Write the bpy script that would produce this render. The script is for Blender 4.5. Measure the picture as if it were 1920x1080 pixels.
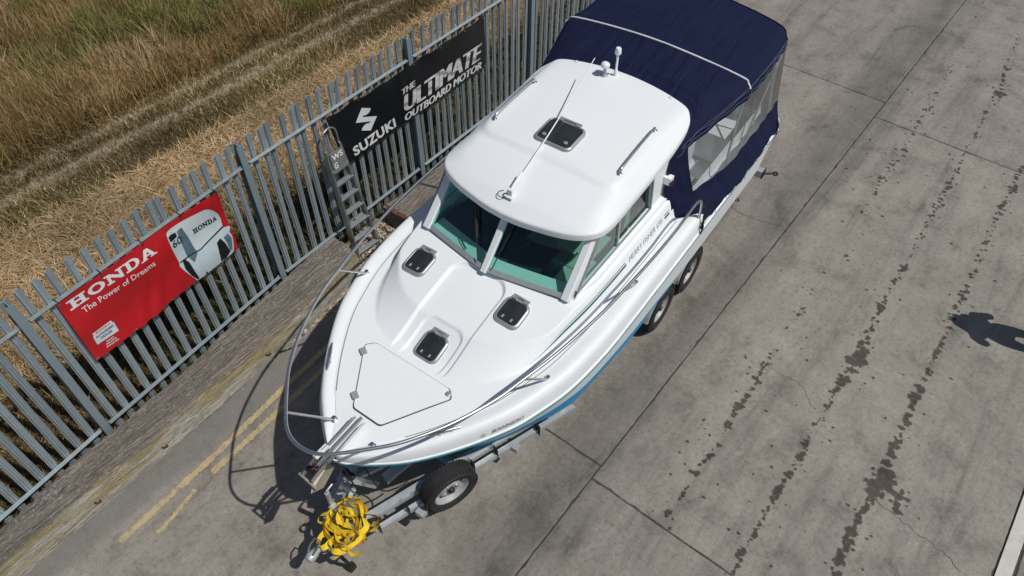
import bpy, bmesh, math, random
import numpy as np
from mathutils import Vector, Matrix
random.seed(7); rng = np.random.default_rng(7)
R = math.radians
for o in list(bpy.data.objects): bpy.data.objects.remove(o, do_unlink=True)
sc = bpy.context.scene
COL = sc.collection

# ------------------------------------------------------------------ camera, sky, sun, exposure
CAM_H = 7.0
c_r = Vector((0.62093, -0.78386, 0.00218)); c_u = Vector((0.59159, 0.47044, 0.65476)); c_w = Vector((0.51427, 0.40527, -0.75584))
F_PX = 1395.4
cam = bpy.data.cameras.new('camera'); camo = bpy.data.objects.new('camera', cam); COL.objects.link(camo)
m = Matrix((c_r, c_u, -c_w)).transposed().to_4x4(); m.translation = Vector((0, 0, CAM_H)); camo.matrix_world = m
cam.sensor_width = 36.0; cam.lens = F_PX / 1920 * 36.0; cam.clip_end = 2000; cam.clip_start = 0.05
sc.camera = camo
SUNV = Vector((-0.15, 0.60, -1.0)).normalized()          # direction the light travels
w = bpy.data.worlds.new('World'); sc.world = w; w.use_nodes = True
nt = w.node_tree; nt.nodes.clear()
wo = nt.nodes.new('ShaderNodeOutputWorld'); bg = nt.nodes.new('ShaderNodeBackground'); sky = nt.nodes.new('ShaderNodeTexSky')
sky.sky_type = 'NISHITA'; sky.sun_disc = False
sky.sun_elevation = math.asin(-SUNV.z); sky.sun_rotation = math.atan2(-SUNV.x, -SUNV.y)
nt.links.new(sky.outputs[0], bg.inputs[0]); nt.links.new(bg.outputs[0], wo.inputs[0]); bg.inputs[1].default_value = 0.050
sl = bpy.data.lights.new('sun', 'SUN'); sl.energy = 3.2; sl.angle = R(0.53); sl.color = (1.0, 0.955, 0.89)
so = bpy.data.objects.new('sun', sl); COL.objects.link(so); so.rotation_euler = SUNV.to_track_quat('-Z', 'Y').to_euler(); so.location = (0, -10, 30)
sc.view_settings.view_transform = 'Standard'; sc.view_settings.look = 'None'; sc.view_settings.exposure = 0.0; sc.view_settings.gamma = 1.0
sc.view_settings.use_curve_mapping = False
sc.render.resolution_x = 1024; sc.render.resolution_y = 576

# ------------------------------------------------------------------ materials
def nodes(mt): mt.use_nodes = True; return mt.node_tree.nodes, mt.node_tree.links
def ramp(N, stops):
    n = N.new('ShaderNodeValToRGB'); cr = n.color_ramp
    while len(cr.elements) > 1: cr.elements.remove(cr.elements[-1])
    cr.elements[0].position = stops[0][0]; cr.elements[0].color = stops[0][1]
    for p, c in stops[1:]:
        e = cr.elements.new(p); e.color = c
    return n
def g(v): return (v, v, v, 1)
def mixc(N, L, fac, a, b, mode='MIX'):
    n = N.new('ShaderNodeMix'); n.data_type = 'RGBA'; n.blend_type = mode
    for sock, val in ((n.inputs[0], fac), (n.inputs[6], a), (n.inputs[7], b)):
        if isinstance(val, (int, float)): sock.default_value = val
        elif isinstance(val, tuple): sock.default_value = val if len(val) == 4 else (*val, 1)
        else: L.new(val, sock)
    return n.outputs[2]
def mth(N, L, op, a, b=0.0, c=0.0, clamp=False):
    n = N.new('ShaderNodeMath'); n.operation = op; n.use_clamp = clamp
    for i, v in enumerate((a, b, c)):
        if isinstance(v, (int, float)): n.inputs[i].default_value = v
        else: L.new(v, n.inputs[i])
    return n.outputs[0]
def noise(N, L, vec, scale, detail=4, rough=.55, dist=0.0):
    n = N.new('ShaderNodeTexNoise'); n.inputs['Scale'].default_value = scale; n.inputs['Detail'].default_value = detail
    n.inputs['Roughness'].default_value = rough; n.inputs['Distortion'].default_value = dist
    if vec is not None: L.new(vec, n.inputs['Vector'])
    return n.outputs[0]
def mapping(N, L, vec, scale=(1, 1, 1), rot=(0, 0, 0), loc=(0, 0, 0)):
    n = N.new('ShaderNodeMapping'); n.inputs['Scale'].default_value = scale; n.inputs['Rotation'].default_value = rot; n.inputs['Location'].default_value = loc
    L.new(vec, n.inputs['Vector']); return n.outputs[0]
def pos(N): return N.new('ShaderNodeNewGeometry').outputs['Position']
def objc(N): return N.new('ShaderNodeTexCoord').outputs['Object']
def bump(N, L, h, strength=.2, dist=.01):
    n = N.new('ShaderNodeBump'); n.inputs['Strength'].default_value = strength; n.inputs['Distance'].default_value = dist; L.new(h, n.inputs['Height']); return n.outputs[0]
MATS = {}
def mat(name, col, rough=.5, metal=0.0, var=.12, vscale=8.0, bmp=0.0, bscale=60.0, coat=0.0, spec=.5, grime=0.0, gcol=(.12, .10, .07), ov=0.0):
    if name in MATS: return MATS[name]
    mt = bpy.data.materials.new(name); N, L = nodes(mt); b = N['Principled BSDF']
    p = objc(N)
    n1 = noise(N, L, p, vscale, 5, .6)
    a = tuple(x * (1 - var) for x in col[:3]); c2 = tuple(min(1, x * (1 + var)) for x in col[:3])
    out = mixc(N, L, n1, a, c2)
    if grime > 0:
        gn = noise(N, L, p, vscale * .45, 7, .7, .6)
        r = ramp(N, [(.52, g(0)), (.72, g(1))]); L.new(gn, r.inputs[0])
        out = mixc(N, L, mth(N, L, 'MULTIPLY', r.outputs[0], grime), out, gcol)
    if ov:
        oi = N.new('ShaderNodeObjectInfo').outputs['Random']; hs = N.new('ShaderNodeHueSaturation'); L.new(out, hs.inputs['Color']); L.new(mth(N, L, 'MULTIPLY_ADD', oi, 2 * ov, 1 - ov), hs.inputs['Value']); out = hs.outputs[0]
    L.new(out, b.inputs['Base Color'])
    rn = noise(N, L, p, vscale * 2.3, 4)
    L.new(mth(N, L, 'MULTIPLY_ADD', rn, .18 * rough + .02, rough - .07 * rough), b.inputs['Roughness'])
    b.inputs['Metallic'].default_value = metal; b.inputs['Specular IOR Level'].default_value = spec
    if coat: b.inputs['Coat Weight'].default_value = coat; b.inputs['Coat Roughness'].default_value = .08
    if bmp: L.new(bump(N, L, noise(N, L, p, bscale, 4), bmp, .004), b.inputs['Normal'])
    MATS[name] = mt; return mt

def concrete_nodes(N, L, P, dark=1.0):
    sx = N.new('ShaderNodeSeparateXYZ'); L.new(P, sx.inputs[0]); X, Y = sx.outputs[0], sx.outputs[1]
    oi = N.new('ShaderNodeObjectInfo').outputs['Random']
    big = noise(N, L, P, .55, 8, .66, .5); mid = noise(N, L, P, 2.1, 10, .72, .35); fine = noise(N, L, P, 19, 9, .78, .4)
    gr = noise(N, L, P, 75, 4, .75)
    streak = noise(N, L, mapping(N, L, P, (.16, 1.7, 1)), 1.5, 8, .70, .5)
    base = mixc(N, L, big, (.172, .157, .134), (.328, .303, .262))
    base = mixc(N, L, mth(N, L, 'MULTIPLY', mid, .75), base, (.285, .268, .240))
    r = ramp(N, [(.34, g(.58)), (.47, g(.96)), (.56, g(1.02)), (.70, g(1.28))]); L.new(fine, r.inputs[0])
    base = mixc(N, L, .85, base, r.outputs[0], 'MULTIPLY')
    r = ramp(N, [(.30, g(.45)), (.44, g(.97)), (.58, g(1)), (.72, g(1.75))]); L.new(gr, r.inputs[0])
    base = mixc(N, L, .8, base, r.outputs[0], 'MULTIPLY')
    r = ramp(N, [(.33, g(.58)), (.46, g(.94)), (.56, g(1.04)), (.70, g(1.20))]); L.new(mid, r.inputs[0])
    base = mixc(N, L, .85, base, r.outputs[0], 'MULTIPLY')
    # soft dark traffic streaks and the dirty strip beside the long joint
    r = ramp(N, [(.34, g(.62)), (.48, g(.97)), (.60, g(1.04)), (.75, g(1.18))]); L.new(streak, r.inputs[0])
    base = mixc(N, L, .8, base, r.outputs[0], 'MULTIPLY')
    d = mth(N, L, 'ABSOLUTE', mth(N, L, 'SUBTRACT', Y, 1.72)); wob = noise(N, L, P, 1.1, 5, .6)
    d = mth(N, L, 'ADD', d, mth(N, L, 'MULTIPLY', mth(N, L, 'SUBTRACT', wob, .5), .7))
    r = ramp(N, [(0.0, g(.56)), (.25, g(.76)), (.60, g(1))]); L.new(d, r.inputs[0])
    base = mixc(N, L, .9, base, r.outputs[0], 'MULTIPLY')
    # black speckle of rubber and old drips
    vo = N.new('ShaderNodeTexVoronoi'); vo.inputs['Scale'].default_value = 5.2; L.new(P, vo.inputs['Vector'])
    r = ramp(N, [(.035, g(.45)), (.07, g(1))]); L.new(vo.outputs['Distance'], r.inputs[0])
    base = mixc(N, L, mth(N, L, 'MULTIPLY', mth(N, L, 'GREATER_THAN', mid, .55), .55), base, mixc(N, L, 1.0, base, r.outputs[0], 'MULTIPLY'))
    # pale/dark worn bitumen strip along the timber
    r = ramp(N, [(.0, g(0)), (1, g(1))]); L.new(mth(N, L, 'MULTIPLY', mth(N, L, 'SUBTRACT', mth(N, L, 'ADD', Y, mth(N, L, 'MULTIPLY', wob, .12)), 4.86), 9, clamp=True), r.inputs[0])
    base = mixc(N, L, mth(N, L, 'MULTIPLY', r.outputs[0], .62), base, mixc(N, L, gr, (.055, .054, .052), (.235, .23, .22)))
    tint = mth(N, L, 'MULTIPLY_ADD', oi, .12, .94)
    hs = N.new('ShaderNodeHueSaturation'); hs.inputs['Value'].default_value = 1; L.new(base, hs.inputs['Color']); L.new(mth(N, L, 'MULTIPLY', tint, dark), hs.inputs['Value'])
    h = mth(N, L, 'ADD', mth(N, L, 'MULTIPLY', fine, .6), mth(N, L, 'MULTIPLY', gr, .5))
    return hs.outputs[0], h
def make_concrete(name, dark=1.0, rough=.88):
    mt = bpy.data.materials.new(name); N, L = nodes(mt); b = N['Principled BSDF']
    colr, h = concrete_nodes(N, L, pos(N), dark)
    L.new(colr, b.inputs['Base Color']); b.inputs['Roughness'].default_value = rough; b.inputs['Specular IOR Level'].default_value = .3
    L.new(bump(N, L, h, .35, .006), b.inputs['Normal']); MATS[name] = mt; return mt
M_CONC = make_concrete('concrete')
def make_wet():
    mt = bpy.data.materials.new('wet_concrete'); N, L = nodes(mt); b = N['Principled BSDF']; P = pos(N)
    colr, h = concrete_nodes(N, L, P, 1.0); a = N.new('ShaderNodeAttribute'); a.attribute_name = 'uvv'; sp = N.new('ShaderNodeSeparateXYZ'); L.new(a.outputs['Vector'], sp.inputs[0])
    k = mth(N, L, 'ADD', sp.outputs[0], mth(N, L, 'MULTIPLY', mth(N, L, 'SUBTRACT', noise(N, L, P, 28, 6, .7), .5), .30)); r = ramp(N, [(.02, g(1)), (.13, g(.44)), (.40, g(.24)), (1, g(.19))]); L.new(k, r.inputs[0])
    dry = noise(N, L, P, 1.8, 4); r2 = ramp(N, [(.35, (1, .97, .93, 1)), (.62, (1.35, 1.28, 1.2, 1))]); L.new(dry, r2.inputs[0])
    c = mixc(N, L, 1.0, colr, r.outputs[0], 'MULTIPLY'); c = mixc(N, L, .9, c, r2.outputs[0], 'MULTIPLY'); L.new(c, b.inputs['Base Color']); b.inputs['Roughness'].default_value = .7; b.inputs['Specular IOR Level'].default_value = .3
    L.new(bump(N, L, h, .3, .005), b.inputs['Normal']); return mt
M_WET = make_wet()
M_KERB = mat('kerb_concrete', (.55, .54, .50), .85, var=.2, vscale=9, bmp=.4, bscale=40, grime=.5, gcol=(.16, .15, .13))
M_FILL = mat('joint_filler', (.060, .054, .047), .95, var=.9, vscale=3.5)

def make_yellow():
    mt = bpy.data.materials.new('yellow_paint'); N, L = nodes(mt); b = N['Principled BSDF']; P = pos(N)
    colr, h = concrete_nodes(N, L, P)
    n = noise(N, L, P, 22, 7, .75, .5); n2 = noise(N, L, P, 3, 4)
    r = ramp(N, [(.36, g(.15)), (.54, g(.9))]); L.new(mth(N, L, 'ADD', mth(N, L, 'MULTIPLY', n, .8), mth(N, L, 'MULTIPLY', n2, .2)), r.inputs[0])
    y = mixc(N, L, noise(N, L, P, 7, 5), (.42, .32, .15), (.58, .45, .24))
    L.new(mixc(N, L, r.outputs[0], colr, y), b.inputs['Base Color']); b.inputs['Roughness'].default_value = .85
    L.new(bump(N, L, h, .3, .005), b.inputs['Normal']); MATS['yellow'] = mt; return mt
M_YEL = make_yellow()

M_GEL = mat('white_gelcoat', (.80, .835, .855), .46, var=.03, vscale=2.0, spec=.35, grime=.05, gcol=(.45, .45, .42))
M_GEL2 = mat('white_interior', (.70, .71, .70), .5, var=.05)
M_TEAL = mat('teal_trim', (.018, .26, .28), .35)
M_STRIPE = mat('green_stripe', (.015, .105, .105), .35)
M_BLUE = mat('blue_antifouling', (.014, .32, .67), .55, var=.12, vscale=5, grime=.12)
M_CANV = None
def make_canvas():
    mt = bpy.data.materials.new('navy_canvas'); N, L = nodes(mt); b = N['Principled BSDF']; P = objc(N)
    n = noise(N, L, P, 3.2, 6, .65); wv = noise(N, L, mapping(N, L, P, (1, 1, 1)), 420, 2)
    fold = noise(N, L, mapping(N, L, P, (1.1, 5.5, 2.5), (0, 0, .35)), 1.6, 4, .5, .5)
    c = mixc(N, L, n, (.0030, .0062, .031), (.0054, .0102, .047))
    sp = noise(N, L, P, 55, 2); r = ramp(N, [(.76, g(0)), (.80, g(1))]); L.new(sp, r.inputs[0])
    c = mixc(N, L, mth(N, L, 'MULTIPLY', r.outputs[0], .25), c, (.20, .21, .24))
    L.new(c, b.inputs['Base Color']); b.inputs['Roughness'].default_value = .82; b.inputs['Specular IOR Level'].default_value = .25
    hh = mth(N, L, 'ADD', fold, mth(N, L, 'MULTIPLY', wv, .03))
    L.new(bump(N, L, hh, .55, .06), b.inputs['Normal']); return mt
M_CANV = make_canvas()
M_PIPE = mat('white_piping', (.75, .76, .78), .5)
M_SS = mat('stainless_steel', (.60, .61, .62), .33, 1.0, var=.06)
M_ALU = mat('aluminium', (.44, .45, .46), .42, .8, var=.15, vscale=20, bmp=.1)
M_ALUP = mat('grey_hatch_frame', (.40, .42, .43), .38, .5, var=.08)
M_DARK = mat('smoked_acrylic', (.026, .030, .031), .14, spec=1.0, var=.8, vscale=5)  # lighter patches painted in for reflections and the interior seen through the panes
M_RUB = mat('black_rubber', (.018, .018, .019), .75, var=.3, vscale=14, bmp=.5, bscale=70, grime=.35, gcol=(.07, .065, .06))
M_BLK = mat('black_plastic', (.012, .012, .013), .5)
M_GALV = mat('galvanised_fence', (.325, .388, .418), .48, .30, var=.22, vscale=14, bmp=.12, bscale=90, grime=.30, gcol=(.46, .47, .46), ov=.16)
M_GALVP = mat('galvanised_post', (.24, .31, .345), .52, .25, var=.15, vscale=10, bmp=.1)
M_GALV2 = mat('galvanised_trailer', (.50, .535, .55), .42, .45, var=.24, vscale=16, bmp=.12, grime=.3, gcol=(.20, .19, .17))
M_RIM = mat('grey_wheel_rim', (.47, .48, .49), .45, .3, var=.12, grime=.25)
M_RUST = mat('rust', (.115, .040, .022), .9, var=.45, vscale=22, bmp=.6)
M_RED = mat('red_vinyl', (.47, .011, .016), .42, var=.10, vscale=4, grime=.10, gcol=(.25, .12, .10))
M_BVIN = mat('black_vinyl', (.0085, .0095, .012), .38, var=.25, vscale=4, grime=.10, gcol=(.06, .058, .055))
M_WPR = mat('white_print', (.72, .74, .76), .45, var=.05)
M_SPR = mat('silver_print', (.52, .62, .67), .42, var=.16, vscale=9)
M_SPR2 = mat('steel_print', (.10, .17, .22), .42, var=.55, vscale=11)
M_SPR3 = mat('light_silver_print', (.60, .68, .72), .42, var=.12, vscale=12)
M_KPR = mat('black_print', (.012, .013, .017), .45)
M_YSTR = mat('yellow_webbing', (.80, .58, .035), .8, var=.25, vscale=16, bmp=.5, bscale=140, spec=.2, grime=.35, gcol=(.42, .28, .03))
M_BEIGE = mat('beige_cushion', (.42, .40, .34), .8)
M_NAVYC = mat('navy_cushion', (.018, .024, .05), .75)
M_SEAL = mat('grey_seal', (.27, .29, .31), .7, var=.2, vscale=30)
M_GROOV = mat('dark_groove', (.05, .052, .055), .8)
M_REDL = mat('red_lens', (.06, .008, .006), .25)
M_CHROMEP = None
def make_chromeprint():
    mt = bpy.data.materials.new('chrome_print'); N, L = nodes(mt); b = N['Principled BSDF']
    a = N.new('ShaderNodeAttribute'); a.attribute_name = 'uvv'; sp = N.new('ShaderNodeSeparateXYZ'); L.new(a.outputs['Vector'], sp.inputs[0])
    f = mth(N, L, 'ADD', sp.outputs[1], mth(N, L, 'MULTIPLY', sp.outputs[0], .45)); f = mth(N, L, 'FRACT', f)
    r = ramp(N, [(0, g(.60)), (.25, g(.72)), (.42, g(.34)), (.52, g(.28)), (.62, g(.60)), (.85, g(.72)), (1, g(.55))]); L.new(f, r.inputs[0])
    L.new(r.outputs[0], b.inputs['Base Color']); b.inputs['Roughness'].default_value = .4; return mt
M_CHROMEP = make_chromeprint()
def make_glass(name, tint, gl=.9, haze=None, hazef=0.0):
    mt = bpy.data.materials.new(name); N, L = nodes(mt); N.remove(N['Principled BSDF']); out = N['Material Output']
    tr = N.new('ShaderNodeBsdfTransparent'); tr.inputs[0].default_value = (*tint, 1)
    gb = N.new('ShaderNodeBsdfGlossy'); gb.inputs['Roughness'].default_value = .03; gb.inputs[0].default_value = (gl, gl, gl, 1)
    fr = N.new('ShaderNodeLayerWeight'); ff = mth(N, L, 'MULTIPLY_ADD', mth(N, L, 'POWER', fr.outputs['Facing'], 4.0), .6, .06)
    mx = N.new('ShaderNodeMixShader'); L.new(ff, mx.inputs[0])
    if haze:
        P = objc(N); n = noise(N, L, mapping(N, L, P, (3, 3, .6)), 2.5, 5, .6, .4)
        df = N.new('ShaderNodeBsdfDiffuse'); df.inputs[0].default_value = (*haze, 1)
        m2 = N.new('ShaderNodeMixShader'); L.new(mth(N, L, 'MULTIPLY', n, hazef), m2.inputs[0]); L.new(tr.outputs[0], m2.inputs[1]); L.new(df.outputs[0], m2.inputs[2])
        L.new(m2.outputs[0], mx.inputs[1])
        L.new(bump(N, L, n, .5, .03), gb.inputs['Normal'])
    else: L.new(tr.outputs[0], mx.inputs[1])
    L.new(gb.outputs[0], mx.inputs[2]); L.new(mx.outputs[0], out.inputs['Surface']); return mt
M_GLASS = make_glass('green_tinted_glass', (.52, .84, .78))
M_VINYL = make_glass('clear_vinyl', (.88, .91, .92), .9, (.55, .58, .59), .36)

def make_timber(name):
    mt = bpy.data.materials.new(name); N, L = nodes(mt); b = N['Principled BSDF']; P = objc(N)
    a = N.new('ShaderNodeAttribute'); a.attribute_name = 'uvv'; sp = N.new('ShaderNodeSeparateXYZ'); L.new(a.outputs['Vector'], sp.inputs[0]); V = sp.outputs[1]
    gr0 = noise(N, L, mapping(N, L, P, (2.6, 60, 60), (0, 0, -.08)), 1.0, 9, .72, 1.1); rg = ramp(N, [(.34, g(0)), (.48, g(.55)), (.66, g(1))]); L.new(gr0, rg.inputs[0]); gr = rg.outputs[0]; n2 = noise(N, L, mapping(N, L, P, (.8, 3, 3)), 2.2, 6, .65)
    top = mixc(N, L, gr, (.075, .062, .052), (.44, .395, .34)); top = mixc(N, L, mth(N, L, 'MULTIPLY', n2, .5), top, (.19, .165, .14))
    sp2 = noise(N, L, P, 26, 4, .6); r = ramp(N, [(.565, g(0)), (.61, g(1))]); L.new(mth(N, L, 'ADD', mth(N, L, 'MULTIPLY', sp2, .75), mth(N, L, 'MULTIPLY', n2, .25)), r.inputs[0])
    top = mixc(N, L, mth(N, L, 'MULTIPLY', r.outputs[0], .75), top, (.44, .45, .43))
    fr = mixc(N, L, gr, (.27, .245, .205), (.80, .76, .67)); fr = mixc(N, L, mth(N, L, 'MULTIPLY', n2, .35), fr, (.31, .29, .25))
    wob = mth(N, L, 'ADD', V, mth(N, L, 'MULTIPLY', mth(N, L, 'SUBTRACT', n2, .5), .42))
    r = ramp(N, [(.63, g(0)), (.73, g(1))]); L.new(wob, r.inputs[0]); cbase = mixc(N, L, r.outputs[0], top, fr)
    r2 = ramp(N, [(.58, g(0)), (.67, g(1)), (.75, g(1)), (.85, g(0))]); L.new(wob, r2.inputs[0])
    lich = noise(N, L, mapping(N, L, P, (.45, 2.2, 2.2)), 3.4, 8, .72, .6); r3 = ramp(N, [(.40, g(0)), (.52, g(1))]); L.new(lich, r3.inputs[0])
    cbase = mixc(N, L, mth(N, L, 'MULTIPLY', mth(N, L, 'MULTIPLY', r2.outputs[0], r3.outputs[0]), .62), cbase, (.36, .275, .075))
    L.new(cbase, b.inputs['Base Color']); b.inputs['Roughness'].default_value = .92; b.inputs['Specular IOR Level'].default_value = .2
    L.new(bump(N, L, gr, .9, .02), b.inputs['Normal']); MATS[name] = mt; return mt
M_TIMB = make_timber('weathered_timber')
def make_grassmat():
    mt = bpy.data.materials.new('grass_blades'); N, L = nodes(mt); N.remove(N['Principled BSDF']); out = N['Material Output']
    a = N.new('ShaderNodeAttribute'); a.attribute_name = 'Col'
    d = N.new('ShaderNodeBsdfDiffuse'); t = N.new('ShaderNodeBsdfTranslucent'); mx = N.new('ShaderNodeMixShader'); mx.inputs[0].default_value = .25
    L.new(a.outputs['Color'], d.inputs[0]); L.new(a.outputs['Color'], t.inputs[0]); L.new(d.outputs[0], mx.inputs[1]); L.new(t.outputs[0], mx.inputs[2]); L.new(mx.outputs[0], out.inputs['Surface']); return mt
M_GRASS = make_grassmat()
def make_field():
    mt = bpy.data.materials.new('field_soil'); N, L = nodes(mt); b = N['Principled BSDF']; P = pos(N)
    sx = N.new('ShaderNodeSeparateXYZ'); L.new(P, sx.inputs[0])
    n = noise(N, L, P, 1.3, 7, .7, .3); f = noise(N, L, P, 45, 5, .75)
    D = mth(N, L, 'ADD', sx.outputs[1], mth(N, L, 'MULTIPLY', mth(N, L, 'SUBTRACT', sx.outputs[0], 5), .05)); D = mth(N, L, 'ADD', D, mth(N, L, 'MULTIPLY', mth(N, L, 'SUBTRACT', n, .5), .35))
    straw = mixc(N, L, f, (.15, .105, .055), (.46, .33, .18)); earth = mixc(N, L, f, (.17, .138, .10), (.52, .44, .345)); turf = mixc(N, L, f, (.035, .032, .016), (.13, .105, .05))
    def band(lo, hi, e=.12):
        a = mth(N, L, 'MULTIPLY', mth(N, L, 'SUBTRACT', D, lo - e / 2), 1 / e, clamp=True); c = mth(N, L, 'MULTIPLY', mth(N, L, 'SUBTRACT', hi + e / 2, D), 1 / e, clamp=True)
        return mth(N, L, 'MULTIPLY', a, c)
    c = mixc(N, L, band(7.0, 8.9, .8), turf, straw); c = mixc(N, L, band(9.82, 10.12), c, earth); c = mixc(N, L, band(10.33, 10.56), c, earth)
    L.new(c, b.inputs['Base Color']); b.inputs['Roughness'].default_value = .95; b.inputs['Specular IOR Level'].default_value = .1
    L.new(bump(N, L, f, .8, .03), b.inputs['Normal']); return mt
M_FIELD = make_field()
def make_pebble():
    mt = bpy.data.materials.new('pebbles'); N, L = nodes(mt); b = N['Principled BSDF']; a = N.new('ShaderNodeAttribute'); a.attribute_name = 'Col'
    L.new(a.outputs['Color'], b.inputs['Base Color']); b.inputs['Roughness'].default_value = .85; return mt
M_PEB = make_pebble()

# ------------------------------------------------------------------ mesh helpers
def tag(o, label=None, cat=None, group=None, kind=None):
    if label: o['label'] = label
    if cat: o['category'] = cat
    if group: o['group'] = group
    if kind: o['kind'] = kind
    return o
def empty(name, loc=(0, 0, 0), rz=0.0):
    o = bpy.data.objects.new(name, None); COL.objects.link(o); o.location = loc; o.rotation_euler = (0, 0, rz); o.empty_display_size = .2; return o
def link(name, me, mt, parent=None):
    o = bpy.data.objects.new(name, me); COL.objects.link(o)
    if mt and not me.materials: me.materials.append(mt)
    if parent: o.parent = parent
    return o
class MB:
    def __init__(s): s.v = []; s.f = []
    def add(s, vs, fs):
        k = len(s.v); s.v += [tuple(v) for v in vs]; s.f += [tuple(i + k for i in f) for f in fs]; return s
    def box(s, c, size, M=None):
        hx, hy, hz = (q / 2 for q in size); vs = [Vector((x, y, z)) for x in (-hx, hx) for y in (-hy, hy) for z in (-hz, hz)]
        if M is not None: vs = [M @ v for v in vs]
        vs = [v + Vector(c) for v in vs]
        return s.add(vs, [(0, 1, 3, 2), (4, 6, 7, 5), (0, 4, 5, 1), (2, 3, 7, 6), (0, 2, 6, 4), (1, 5, 7, 3)])
    def bar(s, a, b, wd, ht, up=(0, 0, 1)):
        a = Vector(a); b = Vector(b); d = (b - a); L = d.length; d.normalize(); u = Vector(up); sd = d.cross(u).normalized(); u = sd.cross(d)
        M = Matrix((d, sd, u)).transposed(); return s.box((a + b) / 2, (L, wd, ht), M)
    def tube(s, path, r, n=8, closed=False):
        P = [Vector(p) for p in path]; m_ = len(P); k = len(s.v); rings = []
        prev = None
        for i, p in enumerate(P):
            a = P[i - 1] if (i > 0 or closed) else P[i]; b = P[(i + 1) % m_] if (i < m_ - 1 or closed) else P[i]
            d = (b - a).normalized()
            if prev is None:
                u = d.cross(Vector((0, 0, 1)))
                if u.length < .1: u = d.cross(Vector((1, 0, 0)))
            else: u = prev - d * prev.dot(d)
            u.normalize(); prev = u; q = d.cross(u); rr = r[i] if isinstance(r, (list, tuple)) else r
            rings.append([p + u * rr * math.cos(2 * math.pi * j / n) + q * rr * math.sin(2 * math.pi * j / n) for j in range(n)])
        vs = [v for rg in rings for v in rg]; fs = []
        for i in range(m_ if closed else m_ - 1):
            for j in range(n):
                a = i * n + j; b = i * n + (j + 1) % n; c = ((i + 1) % m_) * n + (j + 1) % n; d = ((i + 1) % m_) * n + j; fs.append((a, b, c, d))
        if not closed: fs += [tuple(range(n)), tuple(range((m_ - 1) * n, m_ * n))]
        return s.add(vs, fs)
    def loft(s, rings, closed=True, caps=True):
        n = len(rings[0]); vs = [v for rg in rings for v in rg]; fs = []
        for i in range(len(rings) - 1):
            for j in range(n if closed else n - 1):
                fs.append((i * n + j, i * n + (j + 1) % n, (i + 1) * n + (j + 1) % n, (i + 1) * n + j))
        if caps and closed: fs += [tuple(range(n)), tuple(range((len(rings) - 1) * n, len(rings) * n))]
        return s.add(vs, fs)
    def lathe(s, prof, c, axis, n=28, caps=True):
        ax = Vector(axis).normalized(); u = ax.cross(Vector((0, 0, 1)))
        if u.length < .1: u = Vector((1, 0, 0))
        u.normalize(); q = ax.cross(u); c = Vector(c)
        rings = [[c + ax * h + (u * math.cos(2 * math.pi * j / n) + q * math.sin(2 * math.pi * j / n)) * rr for j in range(n)] for rr, h in prof]
        return s.loft(rings, True, caps)
    def build(s, name, mt, parent=None, smooth=None, kind=None, recalc=True):
        me = bpy.data.meshes.new(name); me.from_pydata(s.v, [], s.f)
        if recalc:
            bm = bmesh.new(); bm.from_mesh(me); bmesh.ops.recalc_face_normals(bm, faces=bm.faces); bm.to_mesh(me); bm.free()
        if smooth is not None:
            me.polygons.foreach_set('use_smooth', [True] * len(me.polygons)); me.set_sharp_from_angle(angle=R(smooth))
        me.update(); o = link(name, me, mt, parent)
        if kind: o['kind'] = kind
        return o
def grid_mesh(P, keep=None):
    """P: (nu,nv,3) array -> verts, quads"""
    nu, nv = P.shape[:2]; idx = np.arange(nu * nv).reshape(nu, nv)
    q = np.stack([idx[:-1, :-1], idx[1:, :-1], idx[1:, 1:], idx[:-1, 1:]], -1).reshape(-1, 4)
    if keep is not None: q = q[keep.reshape(-1)]
    return P.reshape(-1, 3), q
def np_mesh(name, V, Q, mt, parent=None, smooth=None, col=None, uvv=None):
    V = np.asarray(V, np.float32); Q = np.asarray(Q, np.int32); me = bpy.data.meshes.new(name); k = Q.shape[1]
    me.vertices.add(len(V)); me.vertices.foreach_set('co', V.ravel()); me.loops.add(Q.size); me.loops.foreach_set('vertex_index', Q.ravel())
    me.polygons.add(len(Q)); me.polygons.foreach_set('loop_start', np.arange(0, Q.size, k, dtype=np.int32))
    me.update(calc_edges=True)
    if col is not None:
        a = me.color_attributes.new('Col', 'FLOAT_COLOR', 'POINT'); a.data.foreach_set('color', np.asarray(col, np.float32).ravel())
    if uvv is not None:
        a = me.attributes.new('uvv', 'FLOAT_VECTOR', 'POINT'); a.data.foreach_set('vector', np.asarray(uvv, np.float32).ravel())
    if smooth is not None:
        me.polygons.foreach_set('use_smooth', np.ones(len(Q), bool)); me.set_sharp_from_angle(angle=R(smooth))
    me.validate(); return link(name, me, mt, parent)
def cr(points, n=8, closed=False):
    """Catmull-Rom through points"""
    P = [np.array(p, float) for p in points]; out = []; m_ = len(P)
    for i in range(m_ if closed else m_ - 1):
        p0 = P[i - 1] if (i > 0 or closed) else 2 * P[0] - P[1]; p1 = P[i]; p2 = P[(i + 1) % m_]
        p3 = P[(i + 2) % m_] if (i + 2 < m_ or closed) else 2 * P[-1] - P[-2]
        for k in range(n):
            t = k / n; out.append(.5 * (2 * p1 + (p2 - p0) * t + (2 * p0 - 5 * p1 + 4 * p2 - p3) * t * t + (3 * p1 - p0 - 3 * p2 + p3) * t ** 3))
    if not closed: out.append(P[-1])
    return out
def pr(x, y, z):
    d = np.stack([x, y, z - CAM_H], -1); dep = d @ np.array(c_w); return 960 + F_PX * (d @ np.array(c_r)) / dep, 540 - F_PX * (d @ np.array(c_u)) / dep
def unp(px, py, z=0.0):
    r = np.array(c_r) * (px - 960) + np.array(c_u) * (540 - py) + np.array(c_w) * F_PX; t = (z - CAM_H) / r[2]; return r[0] * t, r[1] * t
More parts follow.
